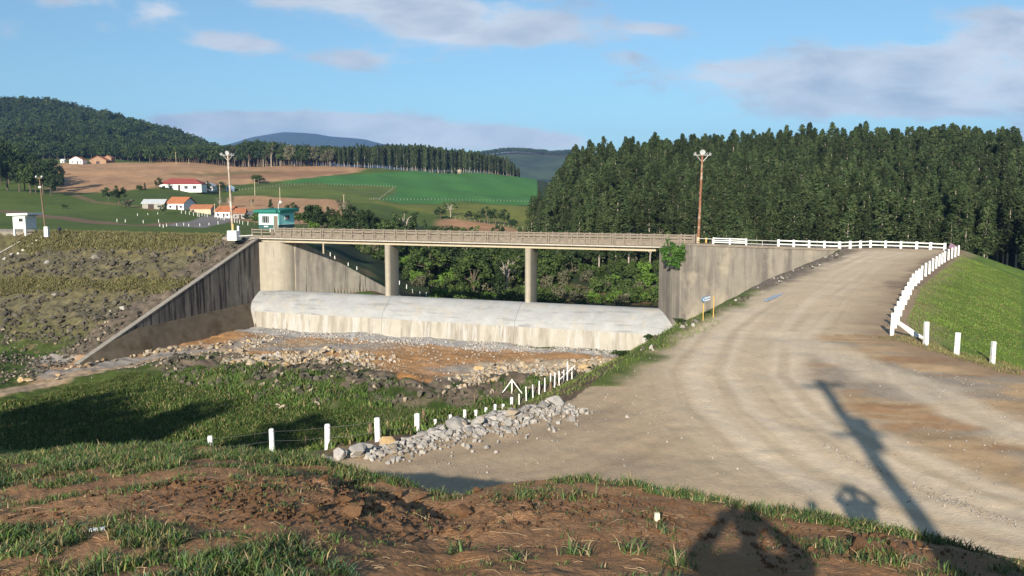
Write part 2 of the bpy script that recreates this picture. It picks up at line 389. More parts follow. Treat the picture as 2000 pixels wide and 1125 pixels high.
# relief
FLOORROCK = [P0(130, 745, -12.2), P0(420, 700, -12.2), P0(640, 705, -12.2), P0(850, 750, -12.2), P0(1000, 740, -12.2), P0(1130, 720, -12.2), P0(1150, 770, -12.2), P0(1000, 790, -12.2), P0(820, 800, -12.2), P0(600, 800, -12.2), P0(460, 770, -12.2), P0(280, 735, -12.2)]
def height(x, y):
    z, m = h_plain(x, y)
    t = m['t']; mound = (m['zm'] >= z-0.02) & (t < 1.35)
    mo = np.where(t < 1.3, 1.0, 0.0)*np.where(m['zm'] >= z-0.3, 1.0, 0.0)
    # clods and ruts in the mound
    px = 1000+F*x/np.maximum(y, 1)
    clod = np.exp(-((t-0.80)/0.10)**2)*sstep(520, 640, px)*(1-sstep(1000, 1150, px))
    rel = (fbm(x*0.9, y*0.9, 3, 3)-.5)*0.10+(fbm(x*3.5, y*3.5, 4, 5)-.5)*0.055+(fbm(x*14, y*14, 3, 9)-.5)*0.022
    rel = rel+clod*(np.abs(fbm(x*7, y*7, 4, 21)-.5)*0.17-0.015)
    gul = np.exp(-((t-0.90)/0.05)**2)*sstep(560, 640, px)*(1-sstep(850, 950, px))
    rel = rel-0.09*gul
    z = z+mo*rel*sstep(1.2, 3, np.hypot(x, y))
    # road: faint ruts and lumps
    onroad = (m['sd1'] < 1) & (mo < .5) & (y < 100) & (y > 0)
    z = z+np.where(onroad, (fbm(x*.35, y*.35, 3, 31)-.5)*0.16+(fbm(x*2.2, y*2.2, 3, 33)-.5)*0.05, 0)
    # valley and banks
    bank = (mo < .5) & ~onroad & (y > 12) & (y < 118)
    z = z+np.where(bank, (fbm(x*.22, y*.22, 4, 41)-.5)*0.9*sstep(0, 6, m['sd1'])+(fbm(x*1.3, y*1.3, 3, 43)-.5)*0.28*(1-.75*m['right']*(m['sd1'] < 45)), 0)
    fr = poly_sd(x, y, FLOORROCK)
    z = z+np.where(bank & (z < -9), sstep(3, -4, fr)*(0.5+1.2*fbm(x*.5, y*.5, 4, 45)), 0)
    damf = m['lw'] & (m['sdd'] > 0.5) & (y > 60) & (m['b'] < 0) & (z > -12)
    z = z+np.where(damf, (fbm(x*.6, y*.6, 4, 47)-.5)*1.0*sstep(0, 4, m['sdd']), 0)
    far = y > 125
    z = z+np.where(far, (fbm(x*.02, y*.02, 4, 51)-.5)*np.clip((y-125)*0.02, 0, 6), 0)
    hill = sstep(680, 900, y)
    z = z+np.where(far, (fbm(x*.006, y*.006, 4, 53)-.5)*46*hill*sstep(600, 0, px), 0)
    return z
_Ds = np.concatenate([np.geomspace(3.0, 60, 700), np.geomspace(60.05, 160, 900), np.geomspace(160.2, 4000, 900)])
def T(px, py, zoff=0.0, dmin=0):
    """world point where the sight line through a picture point meets the ground"""
    dx, dy, dz = raydir(px, py); t = _Ds/dy
    x = dx*t; y = _Ds; z = CZ+dz*t; hz = height(x, y)+zoff
    k = np.where((z <= hz) & (y > dmin))[0]
    if len(k) == 0: i = len(_Ds)-1
    else: i = k[0]
    if i > 0:
        a = (z-hz)[i-1]; b_ = (hz-z)[i]; f = a/(a+b_) if a+b_ > 0 else 1
        x_, y_ = x[i-1]+(x[i]-x[i-1])*f, y[i-1]+(y[i]-y[i-1])*f
    else: x_, y_ = x[0], y[0]
    return Vector((float(x_), float(y_), float(height(np.array([x_]), np.array([y_]))[0])-zoff))
def H(x, y): return float(height(np.array([float(x)]), np.array([float(y)]))[0])
def HV(x, y): return height(np.asarray(x, float), np.asarray(y, float))

def paint(X, Y, Z):
    """albedo and class per vertex"""
    n = X.shape
    zp, m = h_plain(X, Y); D = np.maximum(Y, 1.0); px = 1000+F*X/D*0.998
    C = np.zeros(n+(3,)); cls = np.zeros(n, int)
    def put(mask, c, k=None):
        nonlocal C, cls
        mask = np.clip(mask, 0, 1)[..., None]; c = np.asarray(c, float)
        C = C*(1-mask)+c*mask
        if k is not None: cls = np.where(mask[..., 0] > 0.5, k, cls)
    A = lambda *v: np.array(v, float)
    na = fbm(X*.15, Y*.15, 4, 61); nb = fbm(X*.8, Y*.8, 4, 63); nc = fbm(X*4, Y*4, 3, 65)
    grass = A(.052, .080, .016)*(0.55+0.9*nb[..., None])+(na[..., None]-.5)*A(.05, .04, .012)
    C[:] = grass; cls[:] = 4
    # far country -------------------------------------------------
    far = Y > 118
    fa = fbm(X*.03, Y*.03, 4, 71); fb = fbm(X*.2, Y*.2, 3, 73)
    mead = A(.075, .108, .020)*(0.7+0.6*fa[..., None])+(fb[..., None]-.5)*A(.025, .02, .005)
    put(far*1.0, mead, 6)
    def PX(pts): return [T(a, b)[:2] for a, b in pts]
    wig = (fbm(X*.08, Y*.08, 3, 75)-.5)*7
    plough = A(.370, .220, .115)*(0.75+0.5*fb[..., None])*(0.85+.3*fbm(X*.012, Y*.05, 3, 77)[..., None])
    # upper ploughed field
    up = [PX(q) for q in ([(100, 374), (200, 376), (300, 366), (420, 362), (560, 352), (700, 336), (860, 333), (910, 342), (900, 330), (800, 326), (660, 323), (450, 319), (300, 318), (120, 318), (70, 330)],)][0]
    put(sstep(3, -3, poly_sd(X, Y, up)+wig)*far, plough, 7)
    band = PX([(420, 352), (600, 345), (690, 336), (600, 333), (420, 338)])
    put(sstep(4, -4, poly_sd(X, Y, band)+wig)*far*.55, A(.20, .10, .05))
    olive = PX([(330, 338), (470, 334), (560, 338), (470, 341), (330, 342)])
    put(sstep(4, -4, poly_sd(X, Y, olive)+wig)*far*.6, A(.13, .12, .04))
    # lower ploughed field
    lo = PX([(450, 384), (520, 383), (600, 388), (670, 394), (690, 420), (640, 436), (560, 440), (470, 430), (430, 400)])
    put(sstep(3, -3, poly_sd(X, Y, lo)+wig*.5)*far, plough, 7)
    lo2 = PX([(860, 428), (890, 427), (960, 438), (1010, 446), (1040, 452), (1060, 470), (900, 476), (840, 460)])
    put(sstep(3, -3, poly_sd(X, Y, lo2)+wig*.5)*far, plough*A(1.0, .95, .95), 7)
    # bright crop
    crop = PX([(545, 357), (640, 344), (760, 336), (895, 338), (990, 344), (1060, 352), (1085, 396), (900, 393), (742, 392), (745, 388), (776, 366), (660, 361)])
    put(sstep(1.5, -1.5, poly_sd(X, Y, crop)+wig*.15)*far, A(.055, .155, .036)*(0.9+.2*fa[..., None])*(1+.06*np.sin(X*.22+Y*.05))[..., None], 8)
    # pasture below the crop, yellower
    pas = PX([(690, 394), (740, 392), (1085, 397), (1070, 455), (1000, 444), (880, 424), (760, 402)])
    put(sstep(3, -3, poly_sd(X, Y, pas)+wig*.3)*far, A(.135, .145, .030)*(0.8+.4*fb[..., None]), 6)
    pas2 = PX([(455, 378), (480, 366), (560, 360), (776, 366), (742, 390), (690, 392), (600, 384), (520, 379)])
    put(sstep(2, -2, poly_sd(X, Y, pas2)+wig*.3)*far, A(.100, .130, .028)*(0.8+.4*fb[..., None]), 6)
    # left meadow: brown track bands
    tr = PX([(0, 412), (110, 424), (260, 440), (360, 436), (480, 424)])
    dtr, _, _ = seg_dist(X, Y, tr)
    put(sstep(4.5, 2.5, dtr+wig*.3)*far, A(.17, .11, .07)*(0.8+.4*fb[..., None]), 5)
    tr2 = PX([(365, 442), (420, 428), (470, 420), (500, 415)])
    dtr, _, _ = seg_dist(X, Y, tr2)
    put(sstep(5.5, 4.5, dtr)*far, A(.20, .18, .165)*(0.9+.2*fb[..., None]), 5)
    tr3 = PX([(100, 372), (150, 382), (220, 398), (300, 410)])
    dtr, _, _ = seg_dist(X, Y, tr3); put(sstep(2.5, 1.5, dtr+wig*.3)*far*.6, A(.2, .12, .07))
    # earth cut on forest hill
    cut = PX([(0, 279), (20, 273), (85, 273), (85, 281), (0, 285)])
    put(sstep(8, -2, poly_sd(X, Y, cut))*(Y > 600), A(.42, .32, .20), 9)
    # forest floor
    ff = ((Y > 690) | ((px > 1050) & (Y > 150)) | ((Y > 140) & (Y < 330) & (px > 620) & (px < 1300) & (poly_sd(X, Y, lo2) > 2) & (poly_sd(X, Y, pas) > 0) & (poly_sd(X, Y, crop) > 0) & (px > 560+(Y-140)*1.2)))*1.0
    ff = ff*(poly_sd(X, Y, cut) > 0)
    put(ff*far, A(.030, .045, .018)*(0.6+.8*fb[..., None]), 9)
    # eroded orange bank seen under the bridge
    ob = PX([(1045, 596), (1052, 562), (1110, 556), (1180, 572), (1290, 566), (1290, 600)])
    ob = [(p[0], p[1]) for p in ob]
    put(sstep(3, -2, poly_sd(X, Y, ob)+wig*.5)*far*sstep(.35, .55, fbm(X*.25, Y*.25, 3, 79))*.8, A(.25, .145, .070), 9)
    put(sstep(3, -2, poly_sd(X, Y, ob)+wig*.5)*far*sstep(.48, .58, fbm(X*.5, Y*.5, 3, 80)), A(.08, .10, .03))
    oc = PX([(655, 505), (700, 520), (745, 548), (800, 574), (850, 590), (700, 600), (640, 540)])
    put(sstep(3, -1, poly_sd(X, Y, oc))*far*(Y < 190), A(.16, .12, .06)*(0.7+.6*fb[..., None]), 9)
    put(sstep(3, -1, poly_sd(X, Y, oc))*far*(Y < 190)*sstep(.5, .6, fbm(X*.3, Y*.3, 3, 81)), A(.07, .11, .025))
    # left dam -------------------------------------------------
    fine = fbm(X*2.2, Y*2.2, 4, 83)
    dam = ((m['sdd'] < 40) & (m['b'] < 6) & (m['lw']) & (Y > 70))*1.0
    g1 = A(.125, .108, .048)*(0.6+.8*fine[..., None])
    put(dam, g1, 3)
    sdd = m['sdd']+(fbm(X*.12, Y*.12, 3, 85)-.5)*7
    rockb = np.exp(-((sdd-9)/3.6)**2)*1.5*sstep(90, 60, -X)*0+np.exp(-((sdd-9.5)/3.0)**2)*1.4+np.exp(-((sdd-21)/3.8)**2)*1.3
    rockb = .8*rockb*sstep(.35, .65, fbm(X*.35, Y*.35, 3, 87)+.2)
    put(dam*np.clip(rockb, 0, 1), A(.112, .098, .055)*(0.4+1.2*fine[..., None]))
    put(dam*sstep(22, 30, sdd)*sstep(.38, .52, nb), grass*.8)
    put(dam*sstep(3.2, 2.0, np.abs(m['s']+3.0-(-m['b'])*0.02))*(m['b'] < -1), A(.12, .095, .07)*(.6+.8*fine[..., None]))
    # crest road of the dam
    put(((m['sdd'] < .9+.5*(nb-.5)) & (m['s'] < 1))*1.0, A(.37, .31, .235)*(.85+.3*nb[..., None]), 2)
    # spillway floor ------------------------------------------------
    fl = ((zp < -11.9) & (Y > 50) & (m['b'] < 3) & (Y < 125))*1.0
    put(fl, grass, 4)
    BR = [P0(a, b, -12.2) for a, b in [(520, 630), (1300, 700), (1240, 715), (1130, 712), (1000, 728), (850, 756), (760, 748), (690, 712), (640, 700), (420, 694), (300, 712), (150, 742), (60, 758), (60, 700), (330, 668)]]
    brd = poly_sd(X, Y, BR)+(nb-.5)*3
    orange = A(.36, .205, .095)*(.75+.5*fine[..., None]); gray = A(.30, .265, .225)*(.75+.5*fine[..., None])
    tone = sstep(.36, .54, fbm(X*.09+3, Y*.14, 4, 91))[..., None]
    put(fl*sstep(1, -1, brd), orange*tone+gray*(1-tone), 1)
    put(fl*sstep(1, -1, brd)*sstep(.50, .60, fbm(X*.16, Y*.3, 4, 93))*.7, A(.40, .215, .09)*(.75+.5*fine[..., None]))
    dd = -m['b']      # distance from the weir
    put(fl*sstep(1, -1, brd)*sstep(8.5+5*(nb-.5), 6.5, dd)*sstep(-3, 0, m['s']), A(.36, .35, .33)*(.7+.6*nc[..., None]), 1)
    RB = [P0(a, b, -12.2) for a, b in [(1120, 706), (1010, 700), (950, 712), (850, 745), (860, 765), (960, 755), (1050, 742), (1160, 730)]]
    put(fl*sstep(1.5, -1.5, poly_sd(X, Y, RB)+(nb-.5)*3), A(.40, .33, .235)*(.6+.8*fine[..., None]), 1)
    put(fl*sstep(2, -3, poly_sd(X, Y, FLOORROCK)+(na-.5)*8)*sstep(-.5, 1, brd)*sstep(.36, .5, nb), A(.15, .115, .080)*(.5+1.0*fine[..., None]))
    trl = [P0(a, b, -12.2) for a, b in [(-200, 800), (0, 770), (130, 740), (300, 706), (420, 690), (520, 676), (640, 668)]]
    d, al, _ = seg_dist(X, Y, trl)
    put(fl*sstep(1.9, 1.4, d+(nb-.5)*.8), A(.33, .235, .145)*(.85+.3*fine[..., None]), 5)
    put(fl*sstep(.35, .15, np.abs(d-.7)), A(.40, .30, .20))
    pile = [P0(815, 757, -12.2)]
    dp = np.hypot((X-pile[0][0])/1.9, (Y-pile[0][1])/2.6)
    put(sstep(1.1, .9, dp)*fl, A(.45, .22, .08))
    # banks left of road ------------------------------------------------
    bk = ((m['sd1'] > -1.2) & (zp > -11.95) & (Y < 112) & (Y > 12) & (m['right'] < .5) & (m['b'] < -1) & ~(m['lw'] & (Y > 75)))*1.0
    put(bk, A(.085, .130, .024)*(.6+.8*nb[..., None]), 4)
    put(bk*sstep(.52, .62, na)*.8, A(.16, .125, .055)*(.7+.6*fine[..., None]))
    put(bk*sstep(2.2, 1.2, m['sd1'])*sstep(34, 44, Y)*sstep(-1, .2, m['sd1']), A(.085, .075, .065)*(.5+1.0*fine[..., None]))
    put(bk*sstep(36, 30, Y)*sstep(9, 5, m['sd1']), A(.14, .095, .06)*(.7+.6*fine[..., None]))
    # right grass slope
    rs = ((m['sd1'] > 0) & (m['right'] >= .5) & (Y < 135) & (Y > 12) & (zp > -11.95))*1.0
    put(rs, A(.100, .155, .026)*(.62+.5*na[..., None]+.3*fine[..., None]), 10)
    put(rs*sstep(.56, .70, fbm(X*.5, Y*.5, 4, 97))*.5, A(.15, .15, .05))
    put(rs*sstep(1.8, .3, m['sd1']+(nb-.5)*2), A(.24, .19, .105)*(.8+.4*fine[..., None]))
    # road --------------------------------------------------------
    rd = ((m['sd1'] <= 0) & (Y < 100) | m['okb'] & (zp > -.3) & (Y < 106))*1.0
    base = A(.46, .350, .225)*(.86+.28*fbm(X*.25, Y*.25, 4, 101)[..., None])
    put(rd, base, 2)
    c1 = [P0(a, b) for a, b in [(2300, 1160), (2000, 1035), (1800, 975), (1620, 890), (1490, 800), (1440, 730), (1470, 650), (1560, 580), (1640, 530), (1700, 503), (1740, 494)]]
    d1, a1, s1 = seg_dist(X, Y, c1); sd = np.where(s1 > 0, d1, -d1)
    wsc = np.clip(a1/25, 0.6, 1.5)
    lane = fbm(a1*.05, sd*1.1, 4, 103); lane2 = fbm(a1*.12, sd*4.0, 3, 105)
    put(rd*sstep(4.6, 1.2, d1)*.75, A(.62, .490, .330)*(.86+.28*lane[..., None]))
    for off, wd in ((-2.2, .35), (-1.0, .3), (.3, .35), (1.4, .3), (2.5, .35)):
        put(rd*1.2*sstep(wd+.3, wd-.2, np.abs(sd-off+(fbm(a1*.08, a1*0, 2, int(off*10)+200)-.5)*.8))*.42*sstep(.3, .65, lane), A(.68, .56, .41))
    for off in (-2.9, -1.6, -.4, .85, 2.0, 3.2):
        put(rd*sstep(.34, .08, np.abs(sd-off+(fbm(a1*.06, a1*0, 2, int(off*10)+300)-.5)*1.1))*.38*sstep(.38, .60, lane2*.5+lane*.5), A(.36, .27, .17))
    c2 = [P0(a, b) for a, b in [(-200, 1010), (760, 925), (1000, 880), (1200, 810), (1350, 740), (1440, 690)]]
    d2, a2, s2 = seg_dist(X, Y, c2); sd2 = np.where(s2 > 0, d2, -d2); ln2 = fbm(a2*.10, sd2*2.2, 4, 107)
    put(rd*sstep(5, 2, d2)*sstep(2.5, 4.5, d1)*.9, A(.43, .315, .195)*(.66+.68*ln2[..., None]))
    c3 = [P0(a, b) for a, b in [(2300, 900), (2000, 845), (1800, 760), (1640, 700), (1520, 650)]]
    d3, a3, s3 = seg_dist(X, Y, c3); sd3 = np.where(s3 > 0, d3, -d3)
    rt = sstep(1.5, 3.5, -sd+0*X)*rd                       # right of the main lane
    right_area = rd*sstep(1.7, 3.2, np.where(X > np.interp(Y, [q[1] for q in c1], [q[0] for q in c1]), d1, 0))*(Y < 37)
    put(right_area*.9, A(.44, .295, .16)*(.62+.76*fbm(X*.7+Y*.2, Y*3.2, 4, 109)[..., None]))
    put(right_area*sstep(.53, .66, fbm(X*.22, Y*.5, 4, 111))*.8, A(.31, .265, .21)*(.8+.4*nc[..., None]))
    put(right_area*sstep(.54, .68, fbm(X*.3+9, Y*1.2, 4, 113))*.8, A(.36, .205, .10)*(.8+.4*nc[..., None]))
    put(rd*sstep(1.6, .5, d3+(nb-.5)*1.2)*.8, A(.60, .49, .345)*(.85+.3*lane2[..., None]))
    lft = rd*(X < np.interp(Y, [q[1] for q in c1], [q[0] for q in c1]))*sstep(3.6, 5.0, d1)
    put(lft*.5, A(.36, .275, .185)*(.8+.4*ln2[..., None]))
    put(rd*sstep(-1.6, -.3, m['sd1']+(nb-.5)*1.6)*(m['right'] < .5)*(Y > 27)*(Y < 62), A(.10, .13, .030)*(.7+.6*fine[..., None]))
    put(rd*sstep(-2.6, -.8, m['sd1']+(nb-.5)*2)*(Y >= 55), A(.19, .15, .11)*(.7+.6*fine[..., None]))
    put(rd*sstep(-3.0, -.5, m['sd1']+(nb-.5)*2)*(m['right'] > .3)*.7, A(.25, .17, .105)*(.8+.4*fine[..., None]))
    # mound ------------------------------------------------------
    mz = ((m['zm'] >= zp-.02) & (np.hypot(X, Y) < 60))*1.0
    t = m['t']
    dirt = A(.390, .215, .108)*(.72+.5*fbm(X*1.6, Y*1.6, 4, 121)[..., None])*(.85+.3*nc[..., None])
    put(mz, dirt, 0)
    put(mz*sstep(.54, .70, fbm(X*3, Y*3, 3, 123))*.5, A(.40, .20, .085))
    put(mz*sstep(.52, .70, fbm(X*1.1+4, Y*1.1, 4, 125))*.5, A(.24, .135, .075))
    gm = mound_grass(X, Y)
    put(mz*sstep(.35, .7, gm)*.75, A(.085, .080, .030)*(.6+.8*nc[..., None]))
    return np.clip(C, 0.005, .8), cls
def mound_grass(X, Y):
    """how grassy the mound is, 0..1"""
    th = np.arctan2(X, Y); px = 1000+F*np.tan(np.clip(th, -1.4, 1.4)); t = mound_z(X, Y)[1]
    g = np.zeros(X.shape)
    def bl(cx, ct_, rx, rt, a=1.0):
        return a*np.exp(-(((px-cx)/rx)**2+((t-ct_)/rt)**2))
    g = g+bl(0, .88, 340, .15, 1.45)+bl(330, .94, 330, .085, 1.35)+bl(620, .96, 170, .04, 1.1)+bl(780, .985, 120, .035, 1.0)
    g = g+bl(130, .76, 210, .06, 1.2)+bl(220, .47, 320, .065, 1.35)+bl(480, .50, 190, .07, 1.1)+bl(0, .5, 200, .05, .6)+bl(520, .70, 70, .04, .6)
    g = g+bl(1250, .995, 220, .02, .8)+bl(1480, .995, 220, .03, .95)+bl(1780, .995, 220, .04, 1.05)+bl(1180, .52, 170, .05, .9)+bl(1350, .55, 130, .06, .8)+bl(1500, .45, 500, .10, .5)
    g = g+bl(900, .55, 90, .05, .5)+bl(1060, .90, 110, .05, .45)+bl(1900, .8, 300, .12, .6)+bl(-400, .8, 300, .3, 1.0)
    back = sstep(R(35), R(50), np.abs(th))*.7
    g = np.maximum(g, back)
    n = fbm(X*2.3, Y*2.3, 4, 131)
    n2 = fbm(X*6.5, Y*6.5, 3, 133)
    return np.clip(g*(.1+1.5*n)*sstep(.36, .60, n2*.6+n*.4)*1.5+(n-.64)*1.0*(t < 1.02), 0, 1)*(t < 1.15)

def build_terrain():
    thf = np.radians(np.arange(-37, 37.001, .105)); thl = np.radians(np.arange(-180, -37, 2.9)); thr = np.radians(np.arange(180, 37, -2.9))[::-1]
    th = np.concatenate([thl, thf, thr])
    rr = [0.6]
    while rr[-1] < 9000:
        r = rr[-1]
        st_ = r*.0085
        if r > 84 and r < 140: st_ = .38
        if r > 700: st_ = r*.012
        if r < 3: st_ = .1
        rr.append(r+st_)
    r = np.array(rr); TH_, RR_ = np.meshgrid(th, r, indexing='ij')
    X = RR_*np.sin(TH_); Y = RR_*np.cos(TH_)
    Z = height(X, Y)
    C, cls = paint(X, Y, Z)
    nt_, nr = X.shape
    idx = np.arange(nt_*nr).reshape(nt_, nr)
    q = np.stack([idx[:-1, :-1], idx[:-1, 1:], idx[1:, 1:], idx[1:, :-1]], -1).reshape(-1, 4)[:, ::-1]
    fc = cls[:-1, :-1].ravel()
    V = np.stack([X.ravel(), Y.ravel(), Z.ravel()], -1); Cf = C.reshape(-1, 3)
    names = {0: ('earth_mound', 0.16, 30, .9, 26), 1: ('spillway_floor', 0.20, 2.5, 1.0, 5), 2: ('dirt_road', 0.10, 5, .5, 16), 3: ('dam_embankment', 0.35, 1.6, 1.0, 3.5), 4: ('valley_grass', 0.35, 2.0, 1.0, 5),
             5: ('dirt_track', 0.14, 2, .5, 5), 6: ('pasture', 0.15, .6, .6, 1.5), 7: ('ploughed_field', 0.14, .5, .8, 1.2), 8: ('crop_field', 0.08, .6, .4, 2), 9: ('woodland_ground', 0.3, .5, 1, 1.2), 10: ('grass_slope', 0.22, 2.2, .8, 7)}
    labels = {0: 'reddish brown earth mound in the foreground', 1: 'bare orange and grey floor of the spillway', 2: 'pale beige dirt road curving up to the bridge', 3: 'grassy dam face strewn with dark rocks',
              4: 'green grass of the valley and road bank', 5: 'dirt tracks across the valley and meadow', 6: 'green pasture around the village', 7: 'brown ploughed field on the hillside', 8: 'bright green crop field', 9: 'shaded ground under the woods', 10: 'bright green mown slope right of the road'}
    for k, (nm, var, vs, bp, bsc) in names.items():
        f = q[fc == k]
        if len(f) == 0: continue
        u, inv = np.unique(f.ravel(), return_inverse=True)
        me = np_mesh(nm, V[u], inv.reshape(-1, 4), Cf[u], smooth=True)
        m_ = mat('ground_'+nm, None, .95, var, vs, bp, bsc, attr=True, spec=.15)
        o = link_mesh(nm, me, m_); o['kind'] = 'structure'; o['label'] = labels[k]
build_terrain()
# ------------------------------------------------------------------ STRUCTURES
M_conc_warm = mat('concrete_warm', (.34, .305, .235), .9, .10, 1.2, .25, 6, streak=[((.19, .16, .125), .9, .10, .50, .72, .55), ((.12, .105, .09), 2.2, .16, .64, .74, .7), ((.48, .42, .33), 1.6, .2, .60, .72, .5)])
M_conc_wall = mat('concrete_stained_wall', (.215, .192, .155), .92, .14, .8, .25, 6, streak=[((.105, .092, .082), 1.0, .07, .44, .62, .85), ((.05, .045, .042), .35, .8, .60, .74, .5), ((.33, .285, .21), .35, .25, .54, .70, .7), ((.08, .07, .065), 3.0, .10, .64, .74, .6), ((.40, .36, .28), 5, 1.6, .68, .76, .5)])
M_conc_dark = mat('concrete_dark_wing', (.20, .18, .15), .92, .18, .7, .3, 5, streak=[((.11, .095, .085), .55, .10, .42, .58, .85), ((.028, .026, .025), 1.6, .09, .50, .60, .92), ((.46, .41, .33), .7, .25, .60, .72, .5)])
M_conc_brown = mat('concrete_brown_silt', (.145, .115, .080), .95, .22, .8, .3, 5, streak=[((.07, .05, .025), .35, .5, .48, .66, .7)])
M_conc_rail = mat('concrete_rail', (.21, .175, .135), .9, .22, 1.4, .3, 14, streak=[((.13, .11, .09), 5, 1.4, .52, .68, .7)])
M_conc_light = mat('concrete_deck_edge', (.46, .42, .35), .85, .12, 1.0, .15, 14, streak=[((.35, .30, .24), 2.0, .8, .6, .72, .5)])
M_conc_beam = mat('concrete_beam', (.42, .36, .255), .85, .10, .8, .15, 10)
M_weir_cap = mat('weir_cap_render', (.31, .315, .31), .8, .10, .8, .25, 8, streak=[((.19, .19, .185), .20, 2.8, .55, .64, .75), ((.28, .28, .27), .8, 1.5, .45, .65, .6), ((.36, .32, .25), .7, .12, .52, .66, .6), ((.40, .40, .385), .5, .9, .5, .7, .6)])
M_weir_face = mat('weir_face_concrete', (.37, .345, .285), .9, .08, 1.0, .2, 8, streak=[((.25, .22, .18), .8, .03, .46, .60, .8), ((.42, .41, .38), 1.1, .04, .50, .60, .85), ((.17, .15, .125), 2.6, .05, .58, .66, .6)])
# ---- bridge
bridge = empty('bridge', BO, BANG, 'long concrete deck bridge on two slim piers over the spillway', 'bridge')
def bp(mb, name, m, **k): return mb.build(name, m, bridge, **k)
XL, XR = -1.0, BL+3.9
bp(MB().box((BL/2+.2, 2.3, -.06), (XR-XL-2.2, 5.2, .14)), 'deck', M_conc_light)
bp(MB().box((BL/2, .55, -.37), (BL-1.0, .42, .46)).box((BL/2, 4.05, -.37), (BL-1.0, .42, .46)), 'girder', M_conc_beam)
pier_poly = []
for k in range(13):
    a = math.pi+math.pi*k/12
    pier_poly.append((.52*math.cos(a), .45+.55*math.sin(a)-.0))
pier_poly = [(.40*math.cos(math.pi+math.pi*k/12), .30+.45*math.sin(math.pi+math.pi*k/12)) for k in range(13)]+[(.40*math.cos(math.pi*k/12), 2.5+.4*math.sin(math.pi*k/12)) for k in range(13)]
for s_ in (20.55, 40.5):
    o = MB().prism(pier_poly, -9.0, -.61).build('pier', M_conc_warm, bridge, (s_, 0, 0), smooth=True)
def railing(yy, x0, x1, first=False):
    rl = empty('railing', (0, 0, 0)); rl.parent = bridge
    n = int((x1-x0)/1.62); post = None
    r = MB(); r.box(((x0+x1)/2, yy, .24), (x1-x0, .12, .34)).box(((x0+x1)/2, yy, .78), (x1-x0, .10, .16)).box(((x0+x1)/2, yy, 1.16), (x1-x0, .12, .16))
    r.build('rail', M_conc_rail, rl)
    for k in range(n+1):
        x = x0+(x1-x0)*k/n
        if post is None: post = MB().box((0, 0, .67), (.17, .22, 1.32)).build('post', M_conc_rail, rl, (x, yy-.02, 0))
        else:
            p = post.copy(); col.objects.link(p); p.location.x = x
            p.rotation_euler = (random.uniform(-.02, .02), random.uniform(-.02, .02), 0)
        if k % 5 == 2:
            p = post.copy(); col.objects.link(p); p.location.x = x+.28
random.seed(4)
railing(-.10, XL+.1, XR); railing(4.7, XL+.5, XR-.5)
pav = MB().box((BL/2, 2.3, .02), (BL, 4.4, .03)).build('road_surface', mat('bridge_dust', (.33, .28, .21), .95, .15, 2, .2, 10), bridge)
# ---- weir
weir = empty('spillway_weir', BO, BANG, 'long low concrete weir with whitish rounded crest under the bridge', 'weir')
cap = [(2.2, -9.2), (2.0, -8.2), (1.5, -7.75), (.9, -7.48), (.3, -7.4), (-.3, -7.45), (-.9, -7.72), (-1.5, -8.10), (-2.1, -8.56), (-2.6, -9.04), (-2.98, -9.5), (-3.18, -9.95), (-3.2, -10.05)]
MB().profile(cap+[(2.2, -10.05)], -2.0, 62.5, 60).build('crest', M_weir_cap, weir, smooth=True)
MB().profile([(2.2, -10.05), (-3.2, -10.05), (-3.55, -13.4), (2.2, -13.4)][::-1], -2.0, 62.5, 1).build('face', M_weir_face, weir)
jm = mat('joint_dark', (.12, .11, .10), .9)
for s_ in (21.4, 39.9):
    m = MB(); pr = [(y-.008, z+.008) for y, z in cap[4:]]+[(-3.57, -13.3)]
    vs = []
    for y, z in pr: vs += [(s_, y, z), (s_+.035, y, z), (s_+.035, y+.05, z-.05), (s_, y+.05, z-.05)]
    fs = []
    for i in range(len(pr)-1):
        for k in range(4): a = i*4+k; b_ = i*4+(k+1) % 4; fs.append((a, b_, b_+4, a+4))
    m.add(vs, fs).build('joint', jm, weir)
# ---- left abutment
ab = empty('left_abutment', BO, BANG, 'rounded pale concrete abutment with long dark stained wing walls at the left bridge end', 'abutment')
nose = [(-.3, 4.5), (-.3, -.35)]+[(1.2+3.2*math.sin(t), 2.6-2.95*math.cos(t)) for t in np.linspace(0, math.pi/2, 14)]+[(4.6, 4.5)]
MB().prism(nose, -13.4, -.62).build('nose', M_conc_warm, ab, smooth=True)
MB().box((2.0, 2.6, -.37), (4.2, 4.6, .5)).build('bearing_seat', M_conc_warm, ab)
# downstream wing wall: upper vertical part and battered lower part
zt = lambda y: 0.02+y*0.368 if y < 0 else 0.02      # top falls with distance from the bridge (y negative)
ys = [0, -4, -8, -12, -16, -20, -24, -28, -32.5]
def fx(y): return 0.30+0.70*(-y)/32.3
v = []; f = []
for y in ys:
    zt_ = zt(y); zb = -8.9-0.02*(-y)
    zb = min(zb, zt_)
    x = fx(y)
    v += [(x-.62, y, zt_), (x, y, zt_), (x, y, zb), (x-.62, y, zb-6 if zb > -13 else -13.6)]
for i in range(len(ys)-1):
    for k in range(4):
        a = i*4+k; b_ = i*4+(k+1) % 4; f.append((a, b_, b_+4, a+4))
f += [(0, 1, 2, 3), tuple(len(v)-4+k for k in (3, 2, 1, 0))]
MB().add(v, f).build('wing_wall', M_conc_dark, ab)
v = []; f = []
for y in ys:
    x = fx(y); zt_ = min(-8.9-0.02*(-y), zt(y)-.01); bot = -13.2
    out = (zt_-bot)*.30+.06
    v += [(x-.5, y, zt_), (x+.06, y, zt_), (x+.06+out, y-(0 if y > -32 else 0), bot), (x-.5, y, bot)]
f = []
for i in range(len(ys)-1):
    for k in range(4):
        a = i*4+k; b_ = i*4+(k+1) % 4; f.append((a, b_, b_+4, a+4))
f += [(0, 1, 2, 3), tuple(len(v)-4+k for k in (3, 2, 1, 0))]
